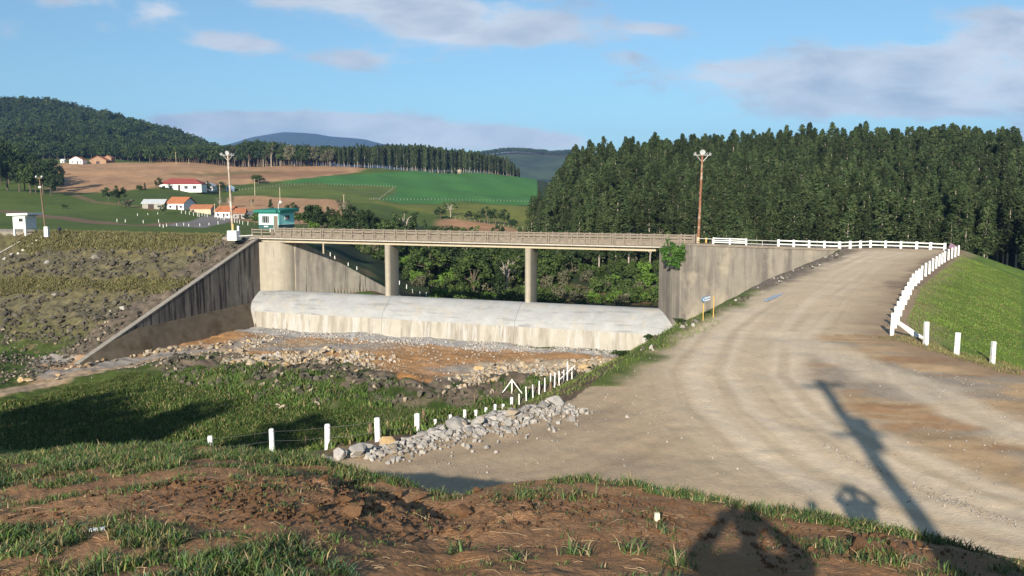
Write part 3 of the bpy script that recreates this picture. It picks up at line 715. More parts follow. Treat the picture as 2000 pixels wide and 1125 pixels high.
MB().add(v, f).build('battered_footing', M_conc_brown, ab)
v = []; f = []
for y in ys:
    x = fx(y); z_ = zt(y); v += [(x-.66, y, z_-.02), (x+.05, y, z_-.02), (x+.05, y, z_+.10), (x-.66, y, z_+.10)]
for i in range(len(ys)-1):
    for k in range(4):
        a = i*4+k; b_ = i*4+(k+1) % 4; f.append((a, b_, b_+4, a+4))
f += [(0, 1, 2, 3), tuple(len(v)-4+k for k in (3, 2, 1, 0))]
MB().add(v, f).build('coping', mat('coping_concrete', (.26, .235, .195), .9, .2, 2, .3, 10), ab)
# upstream wing wall
u0, u1 = (4.55, 2.2), (12.9, 25.0)
dx, dy = u1[0]-u0[0], u1[1]-u0[1]; L_ = math.hypot(dx, dy); nx, ny = -dy/L_, dx/L_
MB().prism([u0, u1, (u1[0]+nx*.6, u1[1]+ny*.6), (u0[0]+nx*.6, u0[1]+ny*.6)], -13, [-.05, -12.4, -12.4, -.05]).build('wing_wall', mat('concrete_upstream', (.40, .355, .285), .92, .15, .8, .25, 6, streak=[((.16, .14, .125), .5, .10, .48, .64, .75), ((.035, .033, .03), 1.5, .06, .60, .66, .9)]), ab)
# ---- right abutment: flank and long wall
ra = empty('right_abutment', (0, 0, 0), 0, 'tall weathered concrete retaining wall beside the dirt road at the right bridge end', 'retaining wall')
A2 = bw(57.1, -.05); A3 = bw(57.1, 5)
WBz, WCz = .62, .12
poly = [(A2[0], A2[1]), (WB[0]-.9, WB[1]+1.6), (WB[0]-.25, WB[1]+.5), (WB[0]+.6, WB[1]), (WC[0], WC[1]), (WC[0]+.15, WC[1]+1.7), (WB[0]+2.0, WB[1]+1.8), (WB[0]+1.6, WB[1]+3.0), (A2[0]+2.0, A2[1]+1.2), (A3[0]+.8, A3[1]), (A3[0], A3[1])]
tops = [-.1, .2, .5, WBz-.02, WCz-.02, WCz-.02, WBz-.02, .5, .0, -.1, -.1]
MB().prism(poly, -13.4, tops).build('wall', M_conc_wall, ra)
cv = [(WB[0]-.9, WB[1]+1.3), (WB[0]+.5, WB[1]-.12), (WC[0], WC[1]-.12), (WC[0], WC[1]+.75), (WB[0]+.9, WB[1]+.85), (WB[0]-.3, WB[1]+2.0)]
MB().prism(cv, [z-.22 for z in (.45, WBz, WCz, WCz, WBz, .45)], [.47, WBz+.02, WCz+.02, WCz+.02, WBz+.02, .47]).build('coping', M_conc_rail, ra)
# ---- ladder against the left wing wall
lp0 = Vector(bw(1.55, -3.75, -12.2)); lp1 = Vector(bw(.42, -.75, -8.6))
ld = empty('ladder', lp0, 0, 'brown wooden ladder leaning in the corner between dark wing wall and weir', 'ladder')
dv = lp1-lp0; side = Vector((.20, -.1, 0))*1.0
for sgn in (-1, 1): MB().tube([side*sgn, dv+side*sgn], .045, 6).build('rail', M_wood, ld)
for k in range(1, 12): MB().tube([side*-1+dv*k/12, side+dv*k/12], .03, 5).build('rung', M_wood, ld)
# ---- white railings on the right wall and round the bend
def white_fence(pts, name, label, spacing, h=.86, pw=.20, rails=(.32, .68), rail_h=.10, mat_=None, base=None, round_=False, group=None, wire=None, jit=0.0, wm=None, cat='fence', ends=()):
    mat_ = mat_ or M_white
    root = empty(name, (pts[0][0], pts[0][1], pts[0][2]), 0, label, cat, group)
    O = Vector(pts[0]); post = None; tops = []
    for i in range(len(pts)-1):
        a, b = Vector(pts[i]), Vector(pts[i+1]); n = max(1, round((b-a).length/spacing))
        for k in range(n+(1 if i == len(pts)-2 else 0)):
            p = a.lerp(b, k/n); z = p.z if base is None else base(p.x, p.y)
            q = Vector((p.x, p.y, z))-O; tops.append(q)
            ang = math.atan2(b.y-a.y, b.x-a.x)
            if post is None:
                if round_: m = MB().tube([(0, 0, -.15), (0, 0, h*.6), (0, 0, h)], [pw/2, pw/2, pw/2*.92], 8)
                else: m = MB().box((0, 0, h/2-.1), (pw, pw, h+.2), taper=.94)
                post = m.build('post', mat_, root, bevel=0 if round_ else .012); p_ = post
            else: p_ = post.copy(); col.objects.link(p_)
            p_.location = q; p_.rotation_euler = (random.uniform(-jit, jit), random.uniform(-jit, jit), ang)
            p_.scale = (1, 1, random.uniform(1-jit*1.5, 1+jit*1.5))
    for r in rails:
        m = MB()
        for a, b in zip(tops[:-1], tops[1:]):
            d = (b-a); ang = math.atan2(d.y, d.x); l = math.hypot(d.x, d.y)
            n_ = Vector((-math.sin(ang), math.cos(ang), 0))*.03
            za, zb = a.z+r, b.z+r
            vs = []
            for P, zz in ((a, za), (b, zb)):
                for sx in (-1, 1):
                    for sz in (-rail_h/2, rail_h/2): vs.append((P.x+n_.x*sx, P.y+n_.y*sx, zz+sz))
            m.add(vs, [(0, 1, 3, 2), (4, 6, 7, 5), (0, 4, 5, 1), (2, 3, 7, 6), (1, 5, 7, 3), (0, 2, 6, 4)])
        m.build('rail', mat_, root)
    if wire:
        for hh in wire:
            m = MB()
            for a, b in zip(tops[:-1], tops[1:]):
                c = (a+b)/2; m.tube([(a.x, a.y, a.z+hh), (c.x, c.y, c.z+hh-.02), (b.x, b.y, b.z+hh)], .006, 4, False)
            m.build('wire', wm or M_wire, root)
    return root
def wall_pt(px, z_off=0):     # point on top of the right wall coping under a picture column
    best = None
    for k in range(400):
        t = k/399; x = WB[0]+(WC[0]-WB[0])*t; y = WB[1]+(WC[1]-WB[1])*t+.3; q = 1000+F*x/(y*ct*1.0+(.0))*1.0
        q = 1000+F*x/(y*ct-(WBz-CZ)*st)
        if best is None or abs(q-px) < best[0]: best = (abs(q-px), x, y, WBz+(WCz-WBz)*t+.02)
    return Vector(best[1:])+Vector((0, 0, z_off))
random.seed(7)
white_fence([wall_pt(1393), wall_pt(1457)], 'white_railing', 'short white two bay railing on the retaining wall beside the rusty lamp post', 1.85, h=.78, pw=.16, rails=(.25, .45, .68))
a = wall_pt(1520); b = wall_pt(1640)
bend = [a, b, Vector((*P0(1700, 483.5, 0), .05)), Vector((*P0(1790, 486.5, 0), .05)), Vector((*P0(1845, 489.5, 0), .05))]
white_fence(bend, 'white_railing', 'long white concrete railing curving along the far side of the road bend', 1.9, h=.80, pw=.24, rails=(.26, .66), rail_h=.13, base=None)
m_pipe = mat('pipe_rail', (.50, .48, .45), .5, .1, 3, metal=.3)
white_fence([wall_pt(1362), wall_pt(1391)], 'pipe_railing', 'thin grey pipe railing between the rusty lamp post and the short white railing', 1.6, h=.62, pw=.06, rails=(.60,), rail_h=.06, mat_=m_pipe)
white_fence([wall_pt(1459), wall_pt(1519)], 'pipe_railing', 'thin grey pipe railing between the short and the long white railing', 1.9, h=.62, pw=.06, rails=(.60, .2), rail_h=.06, mat_=m_pipe)
# right fence of white posts down to the strainer
fr_pts = [P0(1872, 498), P0(1845, 512), P0(1800, 546), P0(1782, 566), P0(1763, 606), P0(1742, 655)]
fr = white_fence([Vector((x, y, 0)) for x, y in fr_pts], 'white_post_fence', 'dense row of white concrete posts along the right road edge above the green slope', 2.5, h=1.02, pw=.16, rails=(), base=lambda x, y: H(x, y), wire=(.35, .65, .9), jit=.015)
o0 = Vector(fr.location); sp_ = Vector((*fr_pts[-1], H(*fr_pts[-1])))
for dxy in ((1.05, -1.0), (.75, -.75)):
    e = Vector((sp_.x+dxy[0]*1.0, sp_.y+dxy[1], H(sp_.x+dxy[0], sp_.y+dxy[1])+.02))
    MB().tube([sp_+Vector((0, 0, .75))-o0, e-o0], .075, 6).build('brace', M_white, fr)
f2 = [T(1808, 674), T(1868, 695), T(1938, 711), Vector((21.5, 28.0, 0)), Vector((26, 25, 0)), Vector((31, 23, 0))]
f2 = [Vector((p.x, p.y, 0)) for p in f2]
white_fence(f2, 'white_post_fence', 'widely spaced white posts with thin wires beside the open gateway on the right', 60, h=1.0, pw=.17, rails=(), base=lambda x, y: H(x, y), wire=(.4, .8), jit=.02)
# left fence
lf = [(160, 890, 27), (266, 880, 27.2), (410, 876, 28), (532, 876, 29), (640, 876, 31), (738, 861, 33.5), (815, 844, 40.5), (850, 835, 45), (880, 828, 48), (908, 823, 50), (930, 817, 52), (949, 813, 53), (967, 809.5, 54), (983, 806, 54.5), (999, 796, 55), (1014, 790, 55.5), (1028, 782, 56), (1041, 777, 56), (1053, 770, 55.5), (1064, 765, 55), (1075, 759, 54), (1083, 756, 54), (1092, 752, 53.5), (1100, 749, 53), (1108, 743, 52.5), (1117, 740, 52)]
root = empty('white_post_fence', (*PD(266, 880, 27.2)[:2], -3), 0, 'long line of white posts running down the left bank towards the spillway', 'fence')
O = Vector(root.location); post = None; tops = []
random.seed(9)
HP = {4: 50, 5: 47, 6: 38, 7: 17, 8: 19, 9: 24, 10: 17, 11: 18, 12: 21, 13: 18, 14: 21, 15: 22, 16: 28, 17: 27, 18: 27, 19: 28, 20: 31, 21: 30, 22: 29, 23: 28, 24: 32, 25: 24}
for i, (px, py, D) in enumerate(lf):
    x, y, z = PD(px, py, D); z = H(x, y); h = .95
    if i > 3:
        t = T(px, py, dmin=22); x, y, z = t; h = HP[i]/F*t.y
    want = {1: 866, 2: 851, 3: 837}.get(i)
    if want: h = PD(px, want, y)[2]-z
    h = min(max(h, .3), 1.6)
    q = Vector((x, y, z))-O; tops.append(q+Vector((0, 0, h)))
    if post is None: post = MB().tube([(0, 0, -.3), (0, 0, .5), (0, 0, .97), (0, 0, 1.0)], [.095, .095, .09, .07], 10).build('post', M_whitewash, root, smooth=True); p = post
    else: p = post.copy(); col.objects.link(p)
    k = .62 if i > 6 else 1.0
    p.location = q; p.scale = (k, k, h); p.rotation_euler = (random.uniform(-.03, .03), random.uniform(-.03, .03), random.uniform(0, 3))
for hh in (.08, .42):
    m = MB()
    for a, b in zip(tops[:-1], tops[1:]): m.tube([a-Vector((0, .1, hh)), (a+b)/2-Vector((0, .1, hh+.03)), b-Vector((0, .1, hh))], .006, 4, False)
    m.build('wire', M_wire, root)
def strainer(px, py, D, label, h=1.25, spread=.8):
    t = T(px, py, dmin=24); k_ = t.y/72; h *= k_; spread *= k_; r = empty('braced_post', t, 0, label, 'fence post')
    MB().tube([(0, 0, -.2), (0, 0, h)], .055, 8).build('post', M_whitewash, r)
    for s_ in (-1, 1): MB().tube([(0, 0, h*.95), (s_*spread, -.15, -.05)], .045, 6).build('brace', M_whitewash, r)
strainer(1000, 769, 55, 'white strainer post with two slanting braces standing behind the left fence', 1.3, .95)
t = T(1108, 743, dmin=24); k_ = t.y/54; r = empty('braced_post', t, 0, 'tall white end post with one slanting brace where the left fence meets the road bank', 'fence post')
MB().tube([(0, 0, -.2), (0, 0, 1.25*k_)], .055, 8).build('post', M_whitewash, r); MB().tube([(.5*k_, 0, 1.0*k_), (-.6*k_, -.1, .0)], .04, 6).build('brace', M_whitewash, r)
# brown wooden stakes beyond
sp = None
for k, (px, y0, y1) in enumerate([(597, 875, 851), (723, 850, 826), (827, 820, 799), (927, 788, 768), (1075, 765, 745)]):
    t = T(px, y0, dmin=24); h = min(1.4, (y0-y1)/F*t.y)
    if sp is None: sp = MB().tube([(0, 0, -.2), (.01, 0, .5), (0, .01, 1.0)], [.06, .055, .05], 6).build('wooden_stake', M_wood); o = sp
    else: o = sp.copy(); col.objects.link(o)
    o.location = t; o.scale = (1, 1, h)
    tag(o, ['brown wooden stake nearest the camera in the grass between two white posts', 'brown wooden stake in the grass left of the tallest white posts', 'brown wooden stake in the grass behind the grey rock pile', 'brown wooden stake standing before the dark rubble', 'far brown wooden stake close to the left fence end'][k], 'stake', 'wooden stakes in the valley grass')
# ---- sign
sx, sy = P0(1373, 626); s2x, s2y = P0(1393, 620); sr = empty('road_sign', (sx, sy, 0), 0, 'blue and white arrow sign on two yellow posts beside the dirt road', 'sign')
M_yel = mat('yellow_post', (.46, .30, .08), .6, .15, 5); M_blue = mat('sign_blue', (.10, .25, .42), .5); M_sw = mat('sign_white', (.78, .80, .80), .5)
ang = math.atan2(s2y-sy, s2x-sx)*.25; zg = H(sx, sy)
hs = 1.08
for x_, y_ in ((0, 0), (s2x-sx, (s2y-sy))): MB().box((x_, y_, hs/2-.05), (.048, .045, hs+.1)).build('post', M_yel, sr)
dir_ = Vector((s2x-sx, s2y-sy, 0)).normalized(); rz = math.atan2(dir_.y, dir_.x)
bd = MB().prism([(-.34, 0), (-.16, -.13), (.72, -.13), (.72, .13), (-.16, .13)], 0, .03, M=Matrix.Rotation(math.pi/2, 4, 'X')).build('board', M_blue, sr, (0, -.07, hs-.02), rz)
pl = MB()
pl.prism([(.02, .015), (.70, .015), (.70, .10), (.02, .10)], .032, .038, M=Matrix.Rotation(math.pi/2, 4, 'X'))
pl.prism([(.02, -.10), (.70, -.10), (.70, -.025), (.02, -.025)], .032, .038, M=Matrix.Rotation(math.pi/2, 4, 'X'))
pl.prism([(-.20, 0), (-.12, -.08), (-.04, 0), (-.12, .08)], .032, .038, M=Matrix.Rotation(math.pi/2, 4, 'X'))
pl.build('panel', M_sw, sr, (0, -.07, hs-.02), rz)
# blue scrap on the road, purple board at bend
bx = [P0(1489, 587), P0(1512, 577), P0(1531, 573), P0(1521, 580), P0(1500, 588)]
mx_ = sum(p[0] for p in bx)/5; my_ = sum(p[1] for p in bx)/5
o = MB().prism([(p[0]-mx_, p[1]-my_) for p in bx], 0, .02).build('plastic_sheet', mat('blue_plastic', (.36, .40, .44), .5, .3, 3, .6, 6), None, (mx_, my_, H(mx_, my_)+.03))
tag(o, 'crumpled pale blue plastic sheet lying on the shoulder of the dirt road', 'plastic sheet')
x_, y_ = P0(1858, 492); r = empty('notice_board', (x_, y_, 0), .3, 'small tilted purplish board propped at the corner of the white railing', 'board')
MB().box((0, 0, .55), (1.15, .05, .55), M=Matrix.Rotation(.45, 4, 'Y')).build('panel', mat('purple_board', (.22, .14, .19), .6, .1, 3), r)
for s_ in (-.3, .3): MB().tube([(s_, .15, -.05), (s_+.25, .02, .5)], .03, 6).build('leg', M_wood, r)
# yellow stub post
p_ = wall_pt(1384); o = MB().box((0, 0, .5), (.20, .20, 1.1), taper=.9).build('yellow_post', M_yel, None, (p_.x+.2, p_.y+2.2, .1)); tag(o, 'short square yellow post standing behind the pipe railing', 'post')
# ---- flood light poles
def light_pole(name, loc, h, mlow, label, top='four', base_paint=None, lean=(0, 0)):
    r = empty(name, loc, 0, label, 'light pole')
    MB().tube([(0, 0, -.3), (lean[0]*.5, lean[1]*.5, h*.5), (lean[0], lean[1], h)], [.17, .15, .11], 10).build('pole', mlow, r, smooth=True)
    if base_paint: MB().tube([(0, 0, -.1), (0, 0, base_paint[0])], [.19, .18], 10).build('painted_base', base_paint[1], r, smooth=True)
    T_ = Vector((lean[0], lean[1], h))
    MB().tube([T_+Vector((-1.0, 0, 0)), T_+Vector((1.0, 0, 0))], .05, 6).tube([T_+Vector((0, 0, -.8)), T_+Vector((-.7, 0, 0))], .035, 6).tube([T_+Vector((0, 0, -.8)), T_+Vector((.7, 0, 0))], .035, 6).build('crossarm', m_pipe, r)
    for k, (dx_, dz_, s_, yaw) in enumerate(((-.90, .16, .20, .6), (0.0, .34, .31, -.25), (.50, .16, .20, 1.1), (.90, .14, .19, -1.2))):
        m = MB(); n = 16
        prof = [(0.02, -.34), (.14, -.34), (.16, -.18), (.6, .02), (1.0, .12), (1.02, .15), (.95, .14)]
        Rm = Matrix.Rotation(yaw, 4, 'Z') @ Matrix.Rotation(math.pi/2+.35, 4, 'X')
        vs = []; fs = []
        for (rr_, zz) in prof:
            for j in range(n): vs.append(tuple(Rm @ Vector((rr_*s_*math.cos(2*math.pi*j/n), rr_*s_*math.sin(2*math.pi*j/n), zz*s_*1.6))))
        for i in range(len(prof)-1):
            for j in range(n): fs.append((i*n+j, i*n+(j+1) % n, (i+1)*n+(j+1) % n, (i+1)*n+j))
        fs.append(tuple(range(n))); fs.append(tuple((len(prof)-1)*n+j for j in range(n)))
        m.add(vs, fs).build('floodlight', mat('lamp_reflector', (.58, .59, .58), .35, .15, 4, metal=.3), r, tuple(T_+Vector((dx_, -.12, dz_))), smooth=True)
    return r
p_ = wall_pt(1363); xb, yb = p_.x+.3, p_.y+1.2
hz = PD(1369, 303, yb)[2]-.3
light_pole('floodlight_pole', (xb, yb, .3), hz, M_rust, 'tall rusty brown floodlight pole at the right end of the bridge', base_paint=(1.0, mat('ochre_paint', (.50, .36, .18), .8, .2, 4)), lean=(.25, 0))
xb, yb, zb = PD(455, 452, 121.5); hz = PD(449, 303, yb)[2]-0
light_pole('floodlight_pole', (xb, yb, 0), hz, mat('pole_weathered', (.36, .28, .21), .8, .3, 2, .2, 10, vary2=((.6, .55, .47), .8, .5, .62)), 'tall pale floodlight pole at the left end of the bridge', base_paint=(1.9, mat('pole_yellow', (.55, .38, .14), .8, .2, 4)), lean=(-.35, 0))
# white block by the left bridge end
xb, yb, zb = PD(457, 467, 117.5)
r = empty('gate_block', (xb, yb, zb), BANG*.4, 'white painted concrete block with a stub post at the left bridge end', 'concrete block')
MB().box((0, 0, .5), (1.35, 1.3, 1.35)).build('block', M_white, r, bevel=.02); MB().box((.55, .3, 1.45), (.26, .26, .75)).build('post', M_white, r, bevel=.01)
MB().tube([(.7, 0, .42), (2.6, .5, .55)], .05, 6).build('barrier_bar', M_white, r)
# ---- kiosk on the dam crest
kt = T(46, 461, dmin=100); kx, ky = kt.x, kt.y+.6; kz = H(kx, ky)
kr = empty('gauge_kiosk', (kx, ky, kz+.0), R(-8), 'small white kiosk on legs with overhanging flat roof on the dam crest', 'kiosk')
dz = .35
Wk = 1.7
MB().box((0, 0, dz+.6+1.05), (2.2, 2.6, 2.1)).build('wall', M_white, kr)
MB().box((0.15, 0, dz+2.95), (3.7, 3.6, .32), M=Matrix.Rotation(-.03, 4, 'Y')).build('roof', M_white, kr, bevel=.01)
for sx_ in (-1, 1):
    for sy_ in (-1, 1): MB().box((sx_*.98, sy_*1.18, dz*.5+.25), (.26, .26, dz+.75)).build('leg', M_white, kr)
MB().box((0.1, -1.2, dz+2.72), (2.9, .2, .16)).box((0.1, 1.2, dz+2.72), (2.9, .2, .16)).build('roof_beam', M_white, kr)
wn = MB().box((.35, -1.32, dz+2.05), (.80, .05, .62)).build('window', M_frame, kr); MB().box((.35, -1.36, dz+2.05), (.68, .04, .50)).build('pane', M_glass, wn).parent = wn
# pole beside kiosk
xb, yb, zb = PD(90, 449, 129)
r = empty('utility_pole', (xb, yb, -.3), 0, 'thin wooden pole with small lamps and a white painted base on the dam crest', 'utility pole')
h = PD(84, 346, yb)[2]+.3
MB().tube([(0, 0, -.3), (-.3, 0, h*.5), (-.55, 0, h)], [.13, .11, .08], 8).build('pole', M_wood, r)
MB().box((0.05, 0, .75), (.62, .5, 1.55), taper=.9).build('painted_base', M_white, r, bevel=.02)
MB().box((-.55, 0, h-.15), (.9, .1, .1)).build('crossarm', M_wood, r)
for s_ in (-.45, .4): MB().tube([(0, 0, 0), (0, -.22, -.1)], [.14, .07], 8).build('lamp', M_white, r, (-.55+s_, 0, h+.1))
MB().box((-.5, -.1, h-1.5), (.35, .2, .3)).build('junction_box', M_white, r)
# stair edge stones down the dam near the kiosk
m_curb = mat('curb_stone', (.42, .38, .31), .9, .2, 3)
cs = None
for k in range(9):
    t = T(99-9*k, 452+6.2*k, dmin=100)
    if cs is None: cs = MB().box((0, 0, .05), (.42, .32, .3), taper=.8).build('kerb_stone', m_curb, bevel=.02); o = cs
    else: o = cs.copy(); col.objects.link(o)
    o.location = t; tag(o, ('topmost', 'second highest', 'third highest', 'fourth highest', 'middle', 'fourth lowest', 'third lowest', 'second lowest', 'lowest')[k]+' pale kerb stone in the row running down the dam face below the kiosk', 'kerb stone', 'kerb stones below the kiosk')
a_, b_ = T(40, 474, dmin=90), T(-30, 514, dmin=80)
o = MB().tube([(0, 0, .12), tuple(Vector((b_.x-a_.x, b_.y-a_.y, b_.z-a_.z+.12)))], .2, 4).build('concrete_gutter', m_curb, None, a_); tag(o, 'pale concrete gutter running down the dam face at the left edge', 'gutter')

# ---- houses
def house(name, px0, px1, pyb, hpx, label, wall, roofc, yaw=0.0, depth=None, cat='house', roof='gable', ridge='x', dmin=130, pitch=.42, openings=None, D=None, over=.35, cham=None, zoff=0.0):
    pm = (px0+px1)/2
    if D is None: t = T(pm, pyb, dmin=dmin)
    else: t = Vector(PD(pm, pyb, D))
    wdt = (px1-px0)/F*t.y; h = hpx/F*t.y; dep = depth or max(4.0, wdt*.6)
    r = empty(name, (t.x, t.y+dep*.2, t.z-.1), yaw, label, cat)
    MB().box((0, dep/2*.6, h/2-.4), (wdt, dep, h+.8)).build('wall', wall, r)
    y0, y1 = dep*.3-dep/2-over, dep*.3+dep/2+over; x0, x1 = -wdt/2-over, wdt/2+over; yc = dep*.3
    if roof == 'gable' and ridge == 'x':
        hh = (y1-y0)/2*pitch; pts = [(y0, h-.05), (yc, h-.05+hh), (y1, h-.05), (y1, h+.13), (yc, h+.17+hh), (y0, h+.13)]
        MB().profile(pts, x0, x1).build('roof', roofc, r)
        MB().profile([(y0+over, h-.02), (yc, h+hh-.18), (y1-over, h-.02)], -wdt/2+.01, wdt/2-.01).build('gable', wall, r)
    elif roof == 'gable':
        hh = (x1-x0)/2*pitch; M_ = Matrix.Rotation(math.pi/2, 4, 'Z')
        m = MB(); vs = []
        for yy in (y0, y1): vs += [(x0, yy, h-.05), (0, yy, h-.05+hh), (x1, yy, h-.05), (x1, yy, h+.13), (0, yy, h+.17+hh), (x0, yy, h+.13)]
        m.add(vs, [tuple(range(6)), tuple(range(6, 12))[::-1]]+[(i, (i+1) % 6, 6+(i+1) % 6, 6+i) for i in range(6)]).build('roof', roofc, r)
        vs = []
        for yy in (y0+over+.01, y1-over-.01): vs += [(x0+over, yy, h-.02), (0, yy, h+hh-.18), (x1-over, yy, h-.02)]
        MB().add(vs, [(0, 1, 2), (5, 4, 3), (0, 3, 4, 1), (1, 4, 5, 2), (2, 5, 3, 0)]).build('gable', wall, r)
    elif roof == 'hip':
        hh = (y1-y0)/2*pitch; d_ = (y1-y0)/2
        MB().add([(x0, y0, h), (x1, y0, h), (x1, y1, h), (x0, y1, h), (x0+d_, yc, h+hh), (x1-d_, yc, h+hh), (x0, y0, h-.12), (x1, y0, h-.12), (x1, y1, h-.12), (x0, y1, h-.12)],
                 [(0, 1, 5, 4), (1, 2, 5), (2, 3, 4, 5), (3, 0, 4), (6, 7, 1, 0), (7, 8, 2, 1), (8, 9, 3, 2), (9, 6, 0, 3), (9, 8, 7, 6)]).build('roof', roofc, r)
    elif roof == 'slab':
        MB().box((0, yc, h+.12), (x1-x0, y1-y0, .24)).build('roof', roofc, r)
    yf = dep*.3-dep/2
    for (fx_, fz, fw, fh, kind) in (openings or [(-.28, .48, .13, .34, 'window'), (.1, .34, .10, .68, 'door'), (.33, .48, .13, .34, 'window')]):
        w_, hh_ = max(.5, fw*wdt), fh*h
        zc_ = fz*h if kind != 'door' else hh_/2+.05
        f_ = MB().box((fx_*wdt, yf-.03, zc_), (w_+.14, .08, hh_+.14)).build(kind, M_frame if kind == 'window' else mat('door_wood', (.09, .06, .04), .7), r)
        MB().box((fx_*wdt, yf-.08, zc_), (w_, .04, hh_)).build('pane' if kind == 'window' else 'panel', M_glass if kind == 'window' else mat('door_dark', (.05, .035, .03), .7), f_)
    return r
W_ = mat('house_white', (.80, .79, .75), .9, .08, .8); O_ = mat('roof_orange', (.40, .15, .065), .9, .22, 1.6, .5, 5); O2 = mat('roof_brown_tile', (.38, .15, .070), .9, .25, 1.6, .5, 5); RD = mat('roof_red', (.26, .058, .048), .8, .15, 1.2, .4, 5)
BG = mat('house_beige', (.48, .40, .28), .9, .12, .8); GR = mat('house_grey', (.32, .30, .26), .9, .15, .8); BRK = mat('house_brick', (.30, .19, .12), .9, .2, .8); TIN = mat('roof_tin', (.52, .54, .53), .6, .12, .6)
house('farmhouse', 311, 392, 372, 13, 'long white farmhouse with red hipped roof above the pasture', W_, RD, .06, depth=9, roof='hip', pitch=.55, openings=[(-.38, .5, .07, .45, 'window'), (-.22, .5, .07, .45, 'window'), (-.02, .4, .05, .8, 'door'), (.14, .5, .08, .45, 'window'), (.34, .5, .09, .45, 'window')])
house('cottage', 391, 416, 373, 9, 'small white gabled annex right of the red roofed farmhouse', W_, TIN, .0, depth=7, ridge='y', pitch=.5)
house('barn', 278, 318, 408, 11, 'grey barn with pale tin roof left of the orange roofed house', GR, TIN, .15, depth=7, pitch=.35, openings=[(-.1, .4, .25, .8, 'door'), (.3, .5, .2, .4, 'window')])
house('village_house', 326, 362, 409, 12, 'white gabled house with bright orange roof beside the grey barn', W_, O_, -.18, depth=8, pitch=.5)
house('shed', 372, 411, 416, 9, 'low cream shed with brown tiled roof in the middle of the village', BG, O2, .05, depth=6, pitch=.38, openings=[(-.38, .4, .12, .7, 'door')])
house('village_house', 420, 451, 425, 12, 'white house with orange roof behind the left floodlight pole', W_, O_, -.12, depth=8, pitch=.4)
house('village_house', 454, 476, 427, 11, 'grey house with reddish roof just right of the left floodlight pole', GR, O2, .2, depth=7, pitch=.4)
house('shed', 440, 456, 374, 8, 'small bluish shed half hidden by trees right of the farmhouse', mat('shed_blue', (.14, .22, .36), .8, .1, 1), TIN, .3, depth=5, ridge='y', pitch=.5)
house('hill_house', 136, 160, 320, 8, 'white gabled house on the hilltop at the edge of the ploughed field', W_, O2, .1, depth=9, pitch=.5, ridge='y')
house('hill_house', 175, 206, 320, 7, 'low brick barn with wide brown gable on the hilltop', BRK, O2, .1, depth=10, pitch=.5, ridge='y', openings=[(.0, .4, .2, .7, 'door')])
house('hill_house', 203, 217, 318, 10, 'tall narrow brick house right of the hilltop barn', BRK, O2, .1, depth=7, pitch=.55, ridge='y')
house('hill_shed', 118, 125, 318, 5, 'tiny white shed left of the hilltop houses', W_, TIN, .1, depth=4)
house('stone_hut', 894, 899, 339, 7, 'tiny pale stone hut at the edge of the bright green crop', BG, BG, .1, depth=3, roof='slab', openings=[(0, .4, .4, .6, 'door')])
# turquoise guard house
D_ = 137.0
gx, gy, gz = PD(541, 449, D_)
TQ = mat('turquoise_wall', (.40, .84, .74), .85, .05, .8); TQR = mat('green_roof', (.020, .17, .13), .7, .15, 2, .3, 8); DKB = mat('plinth_dark', (.035, .10, .095), .9, .15, 2)
gr = empty('guard_house', (gx, gy, gz), R(-20), 'turquoise guard house with dark green roof beyond the left bridge end', 'house')
w1, d1 = 3.95, 3.95
MB().box((0, 0, .45), (w1+.05, d1+.05, .9)).build('plinth', DKB, gr); MB().box((0, 0, 1.85), (w1, d1, 2.0)).build('wall', TQ, gr)
MB().box((0, 0, .93), (w1+.08, d1+.08, .06)).build('band', M_white, gr)
MB().add([(-w1/2-.55, -d1/2-.6, 2.86), (w1/2+.55, -d1/2-.6, 2.86), (w1/2+.55, d1/2+.6, 2.95), (-w1/2-.55, d1/2+.6, 2.95), (-w1/2-.55, -d1/2-.6, 3.25), (w1/2+.55, -d1/2-.6, 3.25), (w1/2+.55, d1/2+.6, 3.5), (-w1/2-.55, d1/2+.6, 3.5)],
         [(3, 2, 1, 0), (4, 5, 6, 7), (0, 1, 5, 4), (1, 2, 6, 5), (2, 3, 7, 6), (3, 0, 4, 7)]).build('roof', TQR, gr)
for (x_, y_, ww, hh, zc_, kind, ax) in ((-.65, -d1/2, 1.25, 1.05, 1.75, 'window', 0), (1.25, -d1/2, .72, 2.0, 1.3, 'door', 0), (w1/2, .0, 1.1, .62, 2.05, 'window', 1)):
    d_ = (ww+.12, .08, hh+.12) if ax == 0 else (.08, ww+.12, hh+.12); e_ = (ww, .06, hh) if ax == 0 else (.06, ww, hh)
    off = (0, -.03, 0) if ax == 0 else (.03, 0, 0); off2 = (0, -.08, 0) if ax == 0 else (.08, 0, 0)
    f_ = MB().box((x_+off[0], y_+off[1], zc_), d_).build(kind, M_frame, gr)
    MB().box((x_+off2[0], y_+off2[1], zc_), e_).build('pane' if kind == 'window' else 'panel', M_glass if kind == 'window' else mat('door_brownish', (.16, .13, .10), .7), f_)
    if kind == 'window':
        g_ = MB()
        for k in (-.33, 0, .33):
            if ax == 0: g_.box((x_+off2[0]+k*ww, y_-.12, zc_), (.05, .03, hh))
            else: g_.box((x_+.12, y_+k*ww, zc_), (.03, .05, hh))
        g_.build('bar', M_frame, f_)
MB().box((-.6, -d1/2-.05, .62), (.75, .05, .18)).build('name_plate', M_white, gr)
MB().box((1.25, -d1/2-.5, .1), (1.0, 1.0, .5)).build('step', M_white, gr)
MB().tube([(.4, 0, 3.2), (.4, 0, 4.1), (.8, 0, 4.5)], .04, 5).tube([(.75, -.1, 4.45), (.95, -.25, 4.5)], [.10, .22], 10).build('antenna', M_white, gr)
